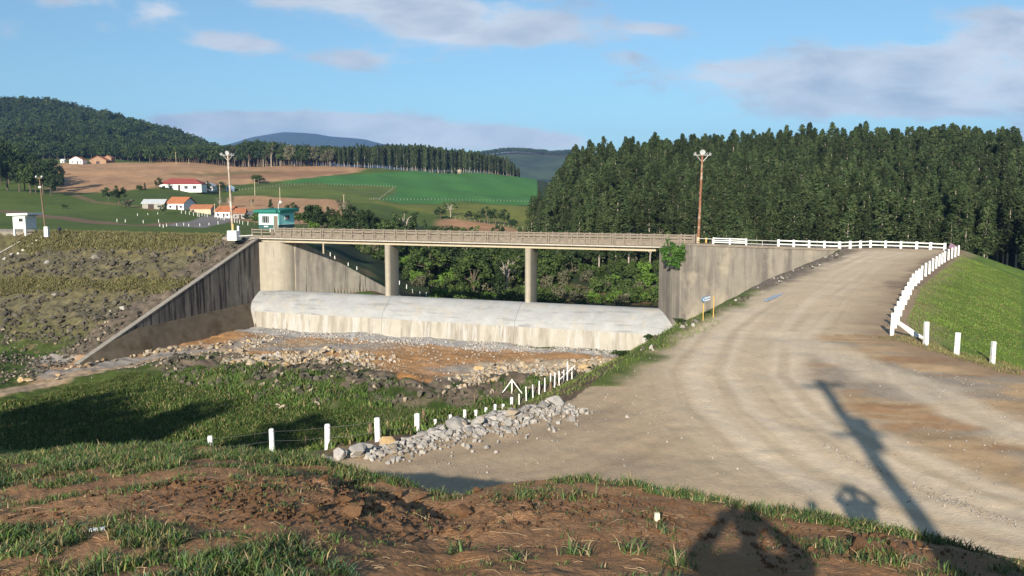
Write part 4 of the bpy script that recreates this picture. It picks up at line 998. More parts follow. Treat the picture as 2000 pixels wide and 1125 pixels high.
# ---- parked car by the guard house
cx_, cy_, cz_ = PD(493, 452, 127)
car = empty('parked_car', (cx_, cy_, H(cx_, cy_)), R(-12), 'dark blue hatchback parked at the left bridge end before the turquoise house', 'car')
M_car = mat('car_paint', (.012, .016, .028), .25, spec=.7)
prof = [(-2.0, .35), (-2.05, .75), (-1.75, .95), (-1.0, 1.02), (-.45, 1.45), (.9, 1.50), (1.65, 1.15), (2.0, .98), (2.05, .4), (1.75, .25), (-1.8, .25)]
def carprism(pr, y0, y1, inset=.0):
    m = MB(); n = len(pr); vs = []
    for yy, k in ((y0, 1), (y0+.12, 0), (y1-.12, 0), (y1, 1)):
        for x, z in pr: vs.append((x*(1-.03*k), yy+(.10*(1 if yy < 0 else -1) if z > 1.0 else 0), z-(.03*k if z > 1 else 0)))
    fs = [tuple(range(n)), tuple(3*n+i for i in range(n))[::-1]]
    for q in range(3):
        for i in range(n): fs.append((q*n+i, q*n+(i+1) % n, (q+1)*n+(i+1) % n, (q+1)*n+i))
    return m.add(vs, fs)
carprism(prof, -.82, .82).build('body', M_car, car, smooth=True)
for s_ in (-1, 1):
    yy = s_*.745
    MB().add([(-.85, yy, 1.04), (-.42, yy, 1.38), (.85, yy, 1.42), (1.4, yy, 1.12), (-.85, yy-s_*.05, 1.04), (-.42, yy-s_*.05, 1.38), (.85, yy-s_*.05, 1.42), (1.4, yy-s_*.05, 1.12)], [(0, 1, 2, 3), (7, 6, 5, 4), (0, 3, 7, 4), (0, 4, 5, 1), (1, 5, 6, 2), (2, 6, 7, 3)]).build('side_window', M_glass, car)
    MB().box((-2.02, s_*.58, .74), (.08, .30, .14)).build('headlight', M_white, car)
    MB().box((2.03, s_*.60, .85), (.06, .24, .18)).build('tail_light', RD, car)
for sx_ in (-1.25, 1.3):
    for sy_ in (-.78, .78):
        wh = MB().tube([(0, -.1, 0), (0, .1, 0)], .31, 16).build('wheel', mat('tyre', (.02, .02, .02), .8), car, (sx_, sy_, .31))
        MB().tube([(0, -.115, 0), (0, .115, 0)], .18, 10).build('rim', M_metal, wh)
# ---- utility poles of the countryside
def upole(px, y0, y1, label, arm=True, m=None):
    t = T(px, y1, dmin=130); h = (y1-y0)/F*t.y
    r = empty('utility_pole', t, 0, label, 'utility pole')
    MB().tube([(0, 0, -.5), (0, 0, h)], [.16, .11], 6).build('pole', m or BG, r)
    if arm: MB().box((0, 0, h-.3), (2.0, .14, .14)).build('crossarm', M_wood, r)
for a_ in [(344, 297, 321, 'utility pole with crossarm on the upper edge of the ploughed field'), (498, 350, 382, 'pale utility pole by the round tree in the pasture'), (547, 366, 393, 'thin pale pole rising behind the turquoise guard house', False),
           (430, 360, 398, 'grey utility pole among the trees just left of the left floodlight pole'), (369, 310, 321, 'short far pole on the ridge of the ploughed field', False), (420, 398, 424, 'short pole at the corner of the white and orange village house', False), (672, 380, 412, 'utility pole with insulators beside the big grey tree'), (632, 470, 500, 'thin pole behind the upstream wing wall', False)]:
    upole(*a_)
# ---- village post fences
def fence_px(pts, hpx, label, name='post_fence', group=None, n=None, sc_=.85, pm=None, dmin=130, rad=.09):
    P = []
    if n:
        L2 = [0]
        for a_, b_ in zip(pts[:-1], pts[1:]): L2.append(L2[-1]+math.hypot(b_[0]-a_[0], b_[1]-a_[1]))
        for k in range(n):
            s_ = L2[-1]*k/(n-1); P.append((float(np.interp(s_, L2, [p[0] for p in pts])), float(np.interp(s_, L2, [p[1] for p in pts]))))
    else: P = pts
    W3 = [T(p[0], p[1], dmin=dmin) for p in P]
    if n: pm = mat('old_concrete_post', (.34, .31, .26), .9, .1, 3)
    r = empty(name, W3[0], 0, label, 'fence', group); post = None
    for w3 in W3:
        h = hpx/F*w3.y*random.uniform(.85, 1.1)
        if post is None: post = MB().tube([(0, 0, -.2), (0, 0, 1)], [rad, rad*.85], 6).build('post', pm or M_whitewash, r); p = post
        else: p = post.copy(); col.objects.link(p)
        p.location = w3-W3[0]; p.scale = (sc_, sc_, h); p.rotation_euler = (random.uniform(-.06, .06), random.uniform(-.06, .06), 0)
    m = MB()
    for a_, b_ in zip(W3[:-1], W3[1:]):
        if (b_-a_).length < 40:
            hh = hpx/F*a_.y*.8; m.tube([a_-W3[0]+Vector((0, 0, hh)), b_-W3[0]+Vector((0, 0, hh))], .012, 3, False)
    if m.v: m.build('wire', M_wire, r)
Z5 = lambda L_: [(240+a/5.263, 330+b/5.263) for a, b in L_]
random.seed(12)
fence_px(Z5([(-60, 545), (25, 548), (210, 557), (368, 552), (450, 592)]), 6.5, 'white posts along the meadow track in front of the village', sc_=.85)
fence_px(Z5([(150, 482), (257, 472), (360, 468)]), 4.5, 'sparse posts in the meadow left of the grey barn')
fence_px(Z5([(603, 458), (645, 464), (685, 472), (727, 480), (768, 487), (785, 492), (815, 483), (843, 487), (868, 492)]), 7.5, 'close white posts in front of the cream shed', sc_=.85)
fence_px(Z5([(945, 500), (975, 512), (1005, 517), (1030, 522), (1045, 524), (1118, 540), (1148, 552), (1175, 556), (1200, 562), (1232, 570), (1285, 580)]), 7.5, 'white posts running from the white village house to the green bush', sc_=.85)
fence_px(Z5([(555, 587), (625, 582), (677, 590), (792, 587), (885, 579), (980, 571)]), 6, 'white posts along the near side of the asphalt lane', sc_=.85)
fence_px(Z5([(380, 592), (415, 602), (450, 592)]), 6, 'three short white posts at the meadow track junction', sc_=.85)
fence_px([(468, 372), (520, 366), (560, 361), (660, 361.5), (773, 366)], 3.4, 'far post fence along the upper edge of the pasture', n=52)
fence_px([(773, 366), (757, 377), (742, 389), (722, 390)], 3.4, 'far post fence on the slanted edge of the bright green crop', n=18)
fence_px([(742, 391), (850, 391), (960, 393), (1045, 394.5)], 3.6, 'far pale post fence under the bright green crop', n=46)
fence_px([(880, 427), (900, 428), (960, 438), (1010, 446), (1040, 450)], 4.2, 'far post fence between the pasture and the small brown field', n=18)
fence_px([(630, 488), (645, 500), (654, 506), (680, 519), (697, 527)], 7, 'white posts behind the upstream wing wall', sc_=.85)
fence_px([(772, 553), (780, 556), (794, 564), (806, 572), (820, 577), (833, 579), (850, 580)], 8, 'white posts on the slope right of the left pier', sc_=.85)
# ---- person on the dam road, and the three people whose shadows fall into the picture
def person(loc, yaw, h, arms, label, cloth, trousers, broad=1.0, link_hair=True, phone=None):
    """continuous skinned body; arms: 'photo' (both raised to the face), 'down'"""
    k = h/1.75
    J = {'pelvis': (0, 0, .95), 'spine': (0, .01, 1.15), 'chest': (0, 0, 1.36), 'neck': (0, .02, 1.50), 'headlo': (0, .04, 1.58), 'head': (0, .05, 1.66), 'headtop': (0, .04, 1.735)}
    Rd = {'pelvis': (.19, .14), 'spine': (.23, .14), 'chest': (.235, .14), 'neck': (.055, .055), 'headlo': (.085, .09), 'head': (.098, .11), 'headtop': (.07, .08)}
    E = [('pelvis', 'spine'), ('spine', 'chest'), ('chest', 'neck'), ('neck', 'headlo'), ('headlo', 'head'), ('head', 'headtop')]
    for s_, n in ((-1, 'L'), (1, 'R')):
        J['sh'+n] = (s_*.19, 0, 1.42); Rd['sh'+n] = (.09, .09)
        if arms == 'photo': J['el'+n] = (s_*.27, .14, 1.40); J['wr'+n] = (s_*.15, .28, 1.60); J['ha'+n] = (s_*.075, .33, 1.67)
        else: J['el'+n] = (s_*.25, -.03, 1.14); J['wr'+n] = (s_*.24, .05, .90); J['ha'+n] = (s_*.23, .08, .82)
        Rd['el'+n] = (.078, .078); Rd['wr'+n] = (.052, .052); Rd['ha'+n] = (.04, .022)
        J['hip'+n] = (s_*.10, 0, .88); J['kn'+n] = (s_*.115, .02, .49); J['an'+n] = (s_*.12, -.02, .09); J['to'+n] = (s_*.13, .13, .04)
        Rd['hip'+n] = (.098, .10); Rd['kn'+n] = (.062, .062); Rd['an'+n] = (.042, .042); Rd['to'+n] = (.04, .03)
        E += [('chest', 'sh'+n), ('sh'+n, 'el'+n), ('el'+n, 'wr'+n), ('wr'+n, 'ha'+n), ('pelvis', 'hip'+n), ('hip'+n, 'kn'+n), ('kn'+n, 'an'+n), ('an'+n, 'to'+n)]
        hx, hy, hz_ = J['ha'+n]; up = (0, .02, .045) if arms == 'photo' else (0, .01, -.045)
        for f in range(4):
            a0 = (hx+(f-1.5)*.018, hy+.005, hz_+up[2]*.5); a1 = (hx+(f-1.5)*.021-s_*.01, hy+.02, hz_+up[2]*(1.5-.15*abs(f-1.2)))
            J[f'f{n}{f}a'] = a0; J[f'f{n}{f}b'] = a1; Rd[f'f{n}{f}a'] = (.009, .009); Rd[f'f{n}{f}b'] = (.008, .008)
            E += [('ha'+n, f'f{n}{f}a'), (f'f{n}{f}a', f'f{n}{f}b')]
        J['th'+n] = (hx-s_*.045, hy+.02, hz_+.01); Rd['th'+n] = (.010, .010); E.append(('ha'+n, 'th'+n))
    for n in J:
        if n[:2] in ('sh', 'el', 'hi', 'kn'): J[n] = (J[n][0]*broad, J[n][1], J[n][2])
    for n in ('pelvis', 'spine', 'chest'): Rd[n] = (Rd[n][0]*broad, Rd[n][1])
    names = list(J); me = bpy.data.meshes.new('person')
    me.from_pydata([tuple(c*k for c in J[n]) for n in names], [(names.index(a), names.index(b)) for a, b in E], [])
    r = empty('person', loc, yaw, label, 'person')
    b = link_mesh('body', me, None, r)
    md = b.modifiers.new('skin', 'SKIN'); sv = me.skin_vertices[0].data
    for i, n in enumerate(names): sv[i].radius = (Rd[n][0]*k, Rd[n][1]*k); sv[i].use_root = (n == 'pelvis')
    b.modifiers.new('sub', 'SUBSURF').levels = 1; b.modifiers['sub'].render_levels = 1
    dg = bpy.context.evaluated_depsgraph_get(); ev = b.evaluated_get(dg); m2 = bpy.data.meshes.new_from_object(ev)
    b.modifiers.clear(); b.data = m2; m2.materials.clear()
    skin = mat('skin', (.36, .20, .13), .6)
    for q in (trousers, cloth, skin): m2.materials.append(q)
    for p in m2.polygons:
        z = p.center.z/k; x = abs(p.center.x/k); yv = p.center.y/k
        p.material_index = 0 if z < .96 and not (arms != 'photo' and x > .19) else (2 if (z > 1.475 and x < .13 and yv < .24) or (arms == 'photo' and yv > .28) or (arms != 'photo' and z < .90) else 1)
        p.use_smooth = True
    bm = bmesh.new(); bmesh.ops.create_icosphere(bm, subdivisions=2, radius=1)
    for v in bm.verts: v.co = Vector((v.co.x*.118, v.co.y*.13, v.co.z*.118))*k
    bmesh.ops.delete(bm, geom=[v for v in bm.verts if v.co.z < -.02 and v.co.y > .0], context='VERTS')
    hm = bpy.data.meshes.new('hair'); bm.to_mesh(hm); bm.free()
    link_mesh('hair', hm, mat('dark_hair', (.02, .014, .01), .7), r, (0, .03*k, 1.675*k))
    m = MB()
    for s_ in (-1, 1): m.box((s_*.033*k, .145*k, 1.655*k), (.022*k, .012, .012*k))
    m.build('eye', M_white, r); MB().box((0, .155*k, 1.62*k), (.022*k, .03*k, .035*k), taper=.5).build('nose', skin, r)
    MB().box((0, .138*k, 1.585*k), (.045*k, .012, .010*k)).build('mouth', mat('lips', (.25, .08, .06), .5), r)
    for s_ in (-1, 1): MB().box((s_*.092*k, .04*k, 1.64*k), (.018*k, .035*k, .055*k)).build('ear', skin, r)
    return r
nv = mat('navy_jacket', (.020, .026, .045), .8); bk = mat('dark_trousers', (.018, .018, .022), .8)
px_, py_, _ = PD(116, 447, 134.5)
person((px_, py_, H(px_, py_)), .6, 1.55, 'down', 'person in dark navy jacket standing on the dam road near the wooden pole', nv, bk)
gn = mat('green_shirt', (.10, .14, .08), .8); gy2 = mat('grey_shirt', (.2, .2, .22), .8)
person((.12, -.44, H(.12, -.44)-.02), R(-8), 1.77, 'photo', 'person holding both hands up to the camera, standing on the earth mound', gy2, bk, 1.42)
o = MB().box((0, 0, 0), (.15, .008, .075)).build('phone', DKB, None, (.02, -.11, CZ+.02)); tag(o, 'dark mobile phone held up by the person behind the camera', 'phone')
person((3.05, 1.1, H(3.05, 1.1)-.02), R(-15), 1.84, 'photo', 'taller person with raised hands standing right of the photographer', gn, bk, 1.35)
person((2.0, .55, H(2.0, .55)-.02), R(-10), 1.66, 'down', 'shorter person with lowered arms between the two others', nv, bk)
# pole behind the viewer that throws the long shadow on the road
cotE = 1/math.tan(R(SUN_EL)); sA, cA = math.sin(R(SUN_AZ)), math.cos(R(SUN_AZ))
def back(px, py, z): x, y = P0(px, py, 0); return Vector((x-sA*cotE*z, y-cA*cotE*z, z))
top = back(1600, 745, 13.6); mid = back(1815, 1035, 8.2)
dirv = (top-mid)/(top.z-mid.z); base = mid-dirv*(mid.z-4.3); base.z = 4.3
r = empty('utility_pole', base, 0, 'leaning wooden utility pole with a transformer box standing behind the viewer', 'utility pole')
MB().tube([(0, 0, -.5), tuple(top-base)], [.25, .17], 10).build('pole', M_wood, r)
v_ = top-base; u_ = v_.normalized()
MB().box((0, 0, 0), (1.5, .14, .14)).build('crossarm', M_wood, r, tuple(v_*.97), rz=.3)
bxz = (10.9-4.3)/(top.z-4.3)
MB().tube([tuple(v_*bxz+Vector((.25, .1, -.55))), tuple(v_*bxz+Vector((.25, .1, .55)))], [.24, .24], 12).build('transformer', M_metal, r)
MB().box(tuple(v_*bxz), (1.3, .12, .12)).build('crossarm', M_wood, r)
# ------------------------------------------------------------------ VEGETATION
def leaf_mat(name, c, var=.25, ov=.22, c2=None, sc_=.6):
    m = mat(name, c, .75, var, sc_, objvar=ov, spec=.12, vary2=(c2, sc_*.5, .45, .62) if c2 else None)
    return m
LF_euc = leaf_mat('leaf_eucalyptus', (.036, .058, .021), ov=.42, c2=(.058, .072, .027))
LF_dark = leaf_mat('leaf_dark', (.026, .045, .016), c2=(.040, .062, .020))
LF_mid = leaf_mat('leaf_mid', (.042, .068, .019), c2=(.07, .098, .024))
LF_light = leaf_mat('leaf_light', (.085, .15, .025))
LF_grey = leaf_mat('leaf_greyish', (.105, .105, .060))
LF_vivid = leaf_mat('leaf_vivid', (.045, .110, .020), var=.4, ov=0, c2=(.085, .16, .035), sc_=1.5)
BARK = mat('bark_pale', (.36, .31, .25), .9, .3, 1.2); BARKD = mat('bark_dark', (.11, .085, .06), .9, .3, 1.2)
def cards(rng, centers, radii, n_each, size, squash=.75, up=.25, rough=.6):
    """many leaf-sized quads gathered in clumps"""
    C_ = np.repeat(np.asarray(centers, float), n_each, 0); R_ = np.repeat(np.asarray(radii, float), n_each)
    n = len(C_); d = rng.normal(size=(n, 3)); d /= np.linalg.norm(d, axis=1)[:, None]
    rad = rng.random(n)**.45; off = d*(R_*rad)[:, None]; off[:, 2] *= squash
    P = C_+off
    nrm = d*.9+rng.normal(size=(n, 3))*rough; nrm[:, 2] += up; nrm /= np.linalg.norm(nrm, axis=1)[:, None]
    a = np.cross(nrm, rng.normal(size=(n, 3))); a /= np.linalg.norm(a, axis=1)[:, None]; b = np.cross(nrm, a)
    s = size*(.6+.8*rng.random(n))[:, None]; k = (.45+.4*rng.random(n))[:, None]
    V = np.stack([P-a*s, P-b*s*k, P+a*s, P+b*s*k], 1).reshape(-1, 3)
    return V, np.arange(4*n).reshape(n, 4)
def tree_mesh(kind, seed, dens=1.0):
    rng = np.random.default_rng(seed); cs = []; rs = []; tr = MB()
    if kind == 'euc':       # unit height 1 = 10 m scale handled by builder: height 18
        Hh = 18; lean = rng.normal(size=2)*.25
        pts = [(lean[0]*t*t, lean[1]*t*t, Hh*t) for t in (0, .3, .6, .85, .98)]
        tr.tube([(0, 0, -1.5)]+pts, [.22, .20, .16, .11, .07, .02], 6)
        for k in range(34):
            t = .24+.74*(k+rng.random())/34; r = ((max(1-t, 0)/.5)**.55*2.1+.1 if t > .5 else (1-((.5-t)/.4)**2*.5)*2.1+.1)*(.8+.4*rng.random())
            a = rng.random()*6.28; q = r*.62*rng.random()**.5
            cs.append((lean[0]*t*t+q*math.cos(a), lean[1]*t*t+q*math.sin(a), Hh*t)); rs.append(.45+.36*r)
            if k % 3 == 0: tr.tube([(lean[0]*t*t, lean[1]*t*t, Hh*t-1.0), cs[-1]], [.06, .02], 4)
        cs.append((lean[0], lean[1], Hh*.99)); rs.append(.5)
        V, Fq = cards(rng, cs, rs, int(52*dens), .25/math.sqrt(dens), 1.2, .2, .38)
    elif kind == 'broad':
        Hh = 8; tr.tube([(0, 0, -.8), (.1, 0, 1.5), (.2, .1, 3.4), (.1, .2, 5.5)], [.30, .24, .18, .08], 6)
        for k in range(24):
            a = rng.random()*6.28; q = 3.0*rng.random()**.5; z = 3.0+4.6*rng.random()*(1-.35*(q/3.0)**2)
            cs.append((q*math.cos(a), q*math.sin(a), z)); rs.append(.8+.7*rng.random())
            if k % 3 == 0: tr.tube([(.15, .1, 2.0+rng.random()*1.5), ((cs[-1][0]+.1)*.5, cs[-1][1]*.5, z*.5+1.6), cs[-1]], [.12, .08, .03], 4)
        V, Fq = cards(rng, cs, rs, int(60*dens), .26/math.sqrt(dens), .7, .35)
    elif kind == 'open':     # sparse with pale visible limbs
        Hh = 10; tr.tube([(0, 0, -.8), (.15, 0, 3), (.1, .2, 5.5), (-.2, .1, 8)], [.22, .19, .14, .05], 6)
        for k in range(16):
            a = rng.random()*6.28; q = 1.0+2.6*rng.random()**.5; z = 5.5+4.0*rng.random()
            cs.append((q*math.cos(a), q*math.sin(a), z)); rs.append(.6+.5*rng.random())
            tr.tube([(.12, .1, 3.2+rng.random()*2.5), (q*.45*math.cos(a), q*.45*math.sin(a), z-1.2), cs[-1]], [.11, .07, .02], 4)
        V, Fq = cards(rng, cs, rs, int(42*dens), .25/math.sqrt(dens), .6, .35)
    elif kind == 'shrub':
        Hh = 2.2; tr.tube([(0, 0, -.4), (0, 0, .9)], [.07, .04], 5)
        for k in range(9):
            a = rng.random()*6.28; q = 1.0*rng.random()**.5; cs.append((q*math.cos(a), q*math.sin(a), .5+1.4*rng.random())); rs.append(.45+.35*rng.random())
        V, Fq = cards(rng, cs, rs, int(55*dens), .17/math.sqrt(dens), .8, .3)
    elif kind == 'conifer':
        Hh = 9; tr.tube([(0, 0, -.8), (0, 0, 8.8)], [.16, .03], 6)
        for k in range(26):
            t = k/25; r = 1.75*(1-t)**.8+.15
            for j in range(2):
                a = rng.random()*6.28; q = r*.6; cs.append((q*math.cos(a), q*math.sin(a), 1.2+7.8*t)); rs.append(.35+.4*r)
        V, Fq = cards(rng, cs, rs, int(26*dens), .22/math.sqrt(dens), .7, .1)
    cm = np_mesh(kind+'_crown', V, Fq)
    tm = bpy.data.meshes.new(kind+'_trunk'); tm.from_pydata(tr.v, [], tr.f); tm.update()
    return cm, tm
MESH = {}
for kind, nvar in (('euc', 5), ('broad', 4), ('open', 3), ('shrub', 3), ('conifer', 2)):
    MESH[kind] = [tree_mesh(kind, 100+i*7+len(kind)) for i in range(nvar)]
MESH['far'] = [tree_mesh('broad', 900+i, .35) for i in range(3)]+[tree_mesh('euc', 950, .3)]
TREE_N = {'euc': 'eucalyptus_tree', 'broad': 'broadleaf_tree', 'open': 'sparse_tree', 'shrub': 'shrub', 'conifer': 'conifer_tree', 'far': 'broadleaf_tree'}
rng = np.random.default_rng(5); random.seed(5)
def with_mat(me, m_):
    key = (me.name, m_.name)
    if key not in with_mat.d:
        c = me.copy(); c.materials.clear(); c.materials.append(m_); with_mat.d[key] = c
    return with_mat.d[key]
with_mat.d = {}
def tree(kind, loc, s, leaf, label, group=None, var=None, wscale=1.0, bark=None, cat=None, name=None, z=None):
    var = random.randrange(len(MESH[kind])) if var is None else var
    cm, tm = MESH[kind][var]
    r = empty(name or TREE_N[kind], loc, random.random()*6.28, label, cat or ('shrub' if kind == 'shrub' else 'tree'), group)
    r.scale = (s*wscale, s*wscale, s)
    link_mesh('crown', with_mat(cm, leaf), None, r)
    link_mesh('trunk' if kind != 'shrub' else 'stem', with_mat(tm, bark or (BARK if kind in ('euc', 'open') else BARKD)), None, r)
    return r
def scatter(name, pts, scales, sources, label, mat_over=None, tilt=.06, idx=None, seedv=1):
    """one 'stuff' object: instances of the source meshes on its points"""
    rg = np.random.default_rng(seedv); n = len(pts)
    me = bpy.data.meshes.new(name); me.vertices.add(n); me.vertices.foreach_set('co', np.asarray(pts, np.float32).ravel())
    a = me.attributes.new('scl', 'FLOAT_VECTOR', 'POINT'); sc3 = np.asarray(scales, np.float32)
    if sc3.ndim == 1: sc3 = np.repeat(sc3[:, None], 3, 1)
    a.data.foreach_set('vector', sc3.ravel())
    a = me.attributes.new('rot', 'FLOAT_VECTOR', 'POINT'); rt = np.stack([rg.normal(size=n)*tilt, rg.normal(size=n)*tilt, rg.random(n)*6.283], -1) if tilt < 1 else rg.random((n, 3))*6.283
    a.data.foreach_set('vector', rt.astype(np.float32).ravel())
    a = me.attributes.new('idx', 'INT', 'POINT'); a.data.foreach_set('value', (rg.integers(0, len(sources), n) if idx is None else idx).astype(np.int32))
    o = bpy.data.objects.new(name, me); col.objects.link(o); o['kind'] = 'stuff'; o['label'] = label
    ng = bpy.data.node_groups.new(name, 'GeometryNodeTree'); ng.interface.new_socket('Geometry', in_out='INPUT', socket_type='NodeSocketGeometry'); ng.interface.new_socket('Geometry', in_out='OUTPUT', socket_type='NodeSocketGeometry')
    N = ng.nodes; L = ng.links; gi = N.new('NodeGroupInput'); go = N.new('NodeGroupOutput'); jn = N.new('GeometryNodeJoinGeometry'); L.new(jn.outputs[0], go.inputs[0])
    def attr(nm, t):
        x = N.new('GeometryNodeInputNamedAttribute'); x.data_type = t; x.inputs['Name'].default_value = nm; return x.outputs['Attribute']
    S, Rr, I = attr('scl', 'FLOAT_VECTOR'), attr('rot', 'FLOAT_VECTOR'), attr('idx', 'INT')
    for k, objs in enumerate(sources):
        cmp_ = N.new('FunctionNodeCompare'); cmp_.data_type = 'INT'; cmp_.operation = 'EQUAL'; L.new(I, cmp_.inputs[2]); cmp_.inputs[3].default_value = k
        for ob in (objs if isinstance(objs, (list, tuple)) else [objs]):
            oi = N.new('GeometryNodeObjectInfo'); oi.inputs['Object'].default_value = ob; oi.inputs['As Instance'].default_value = True; oi.transform_space = 'ORIGINAL'
            ip = N.new('GeometryNodeInstanceOnPoints'); L.new(gi.outputs[0], ip.inputs['Points']); L.new(cmp_.outputs[0], ip.inputs['Selection']); L.new(oi.outputs['Geometry'], ip.inputs['Instance'])
            L.new(Rr, ip.inputs['Rotation']); L.new(S, ip.inputs['Scale']); L.new(ip.outputs[0], jn.inputs[0])
    md = o.modifiers.new('scatter', 'NODES'); md.node_group = ng
    return o
# ---- eucalyptus plantation on the right
P = []
for D in np.arange(158, 345, 3.55):
    u0, u1 = (1060-1000)/F*D, (2330-1000)/F*D
    for x in np.arange(u0, u1, 3.55):
        P.append((x+rng.normal()*1.5, D+rng.normal()*1.5))
P = np.array(P); px = 1000+F*P[:, 0]/P[:, 1]
lim = np.where(px < 1110, 215, np.where(px < 1400, 182, 160))+6*np.sin(px*.03)
skyg = (px > 1198) & (px < 1206) & (P[:, 1] > 290)
keep = (P[:, 1] > lim) & ~((px < 1100) & (P[:, 1] > 240) & (P[:, 1] < 300) & (px < 1075)) & ~skyg
P = P[keep]; px = px[keep]
Z = HV(P[:, 0], P[:, 1]); S = .54+.26*rng.random(len(P))+.14*(rng.random(len(P)) > .92)+.07*(fbm(P[:, 0]*.05, P[:, 1]*.05, 3, 15)-.5)*3
base_y = 378+(CZ-Z)*F/P[:, 1]; top_y = base_y-18*S*F/P[:, 1]
vis = (top_y < 478) & (px < 2010)
order = np.argsort(np.where(vis, P[:, 1], 1e6))
ind = order[:290]; rest = order[290:]
euc_src = []
for k, i in enumerate(ind):
    o = tree('euc', (P[i, 0], P[i, 1], Z[i]), S[i], LF_euc, 'tall slender eucalyptus in the front rows of the dense plantation on the right', 'eucalyptus trees of the plantation', wscale=1.05+.5*rng.random())
    if k < 5: 
        o.children[0].data = with_mat(MESH['euc'][k][0], LF_euc); o.children[1].data = with_mat(MESH['euc'][k][1], BARK)
        euc_src.append([c for c in o.children])
sc3 = np.stack([S[rest]*(1.05+.5*rng.random(len(rest))), S[rest]*(1.05+.5*rng.random(len(rest))), S[rest]], -1)
scatter('eucalyptus_forest', np.stack([P[rest, 0], P[rest, 1], Z[rest]], -1), sc3, euc_src, 'rear rows of the eucalyptus plantation climbing the hill', tilt=.03, seedv=3)
# ---- broadleaf woods behind the bridge
src = {}
def pick(kind, leaf, bark=None):
    key = (kind, leaf.name)
    return src.get(key)
def wood(pts, kinds, label, group, smin=.8, smax=1.2):
    out = []
    for (x, y) in pts:
        kd, lf, wgt = kinds[int(np.searchsorted(np.cumsum([q[2] for q in kinds]), rng.random()*sum(q[2] for q in kinds)))]
        o = tree(kd, (x, y, H(x, y)-.2), smin+(smax-smin)*rng.random(), lf, label[kd] if isinstance(label, dict) else label, group, wscale=.9+.3*rng.random())
        src.setdefault((kd, lf.name), list(o.children)); out.append(o)
    return out
def region(px0, px1, D0, D1, n, ok=None):
    out = []; tries = 0
    while len(out) < n and tries < n*60:
        tries += 1
        D = D0+(D1-D0)*rng.random(); q = px0+(px1-px0)*rng.random(); x = (q-1000)/F*D
        if ok and not ok(q, D, x): continue
        if all((x-a)**2+(D-b)**2 > 2.6**2 for a, b in out): out.append((x, D))
    return out
lab = {'broad': 'leafy green tree in the dark woods seen behind and under the bridge', 'open': 'sparse tree with pale limbs in the woods seen under the bridge', 'conifer': 'conical dark tree in the woods seen behind and under the bridge', 'shrub': 'low shrub on the slope seen under the bridge'}
okv = lambda q, D, x: q > 610+(D-140)*-.2 and not (q < 870 and D < 150+(870-q)*.28) and not (D < 165 and 1000 < q < 1300)
ptsv = region(600, 1080, 150, 235, 85, okv)
wood(ptsv, [('broad', LF_dark, 4), ('broad', LF_mid, 3), ('open', LF_mid, .3), ('conifer', LF_dark, 2)], lab, 'trees of the woods behind the bridge', .75, 1.1)
pts2 = region(1040, 1310, 176, 206, 30)
wood(pts2, [('broad', LF_dark, 3), ('open', LF_mid, 2), ('conifer', LF_dark, 1), ('broad', LF_mid, 1)], lab, 'trees of the woods behind the bridge', .55, .85)
pts3 = region(640, 1000, 235, 275, 34, lambda q, D, x: not (q > 850 and D > 235))
wood(pts3, [('conifer', LF_dark, 3), ('broad', LF_dark, 3), ('broad', LF_mid, 2)], lab, 'trees of the woods behind the bridge', .55, .8)
# shrub understorey as stuff
sh = region(610, 1310, 138, 235, 520, lambda q, D, x: not (q < 850 and D < 150+(850-q)*.25) and not (D < 152 and 760 > q) and not (q > 1030 and D < 172 and random.random() < .45))
sh = np.array(sh)
s0 = [tree('shrub', (*region(1060, 1290, 140, 165, 1)[0], 0), 1.1, l_, lb, None) for l_, lb in ((LF_light, 'bright yellow green shrub on the orange bank under the bridge'), (LF_mid, 'mid green shrub on the orange bank seen under the bridge'), (LF_grey, 'dry greyish shrub on the orange bank seen under the bridge'))]
for o in s0: o.location.z = H(o.location.x, o.location.y)
scatter('undergrowth', np.stack([sh[:, 0], sh[:, 1], HV(sh[:, 0], sh[:, 1])], -1), (.5+.9*rng.random(len(sh)))*1.1, [list(o.children) for o in s0], 'bushy undergrowth below the woods behind the bridge', seedv=6, idx=rng.choice([0, 1, 1, 1, 2], len(sh)))
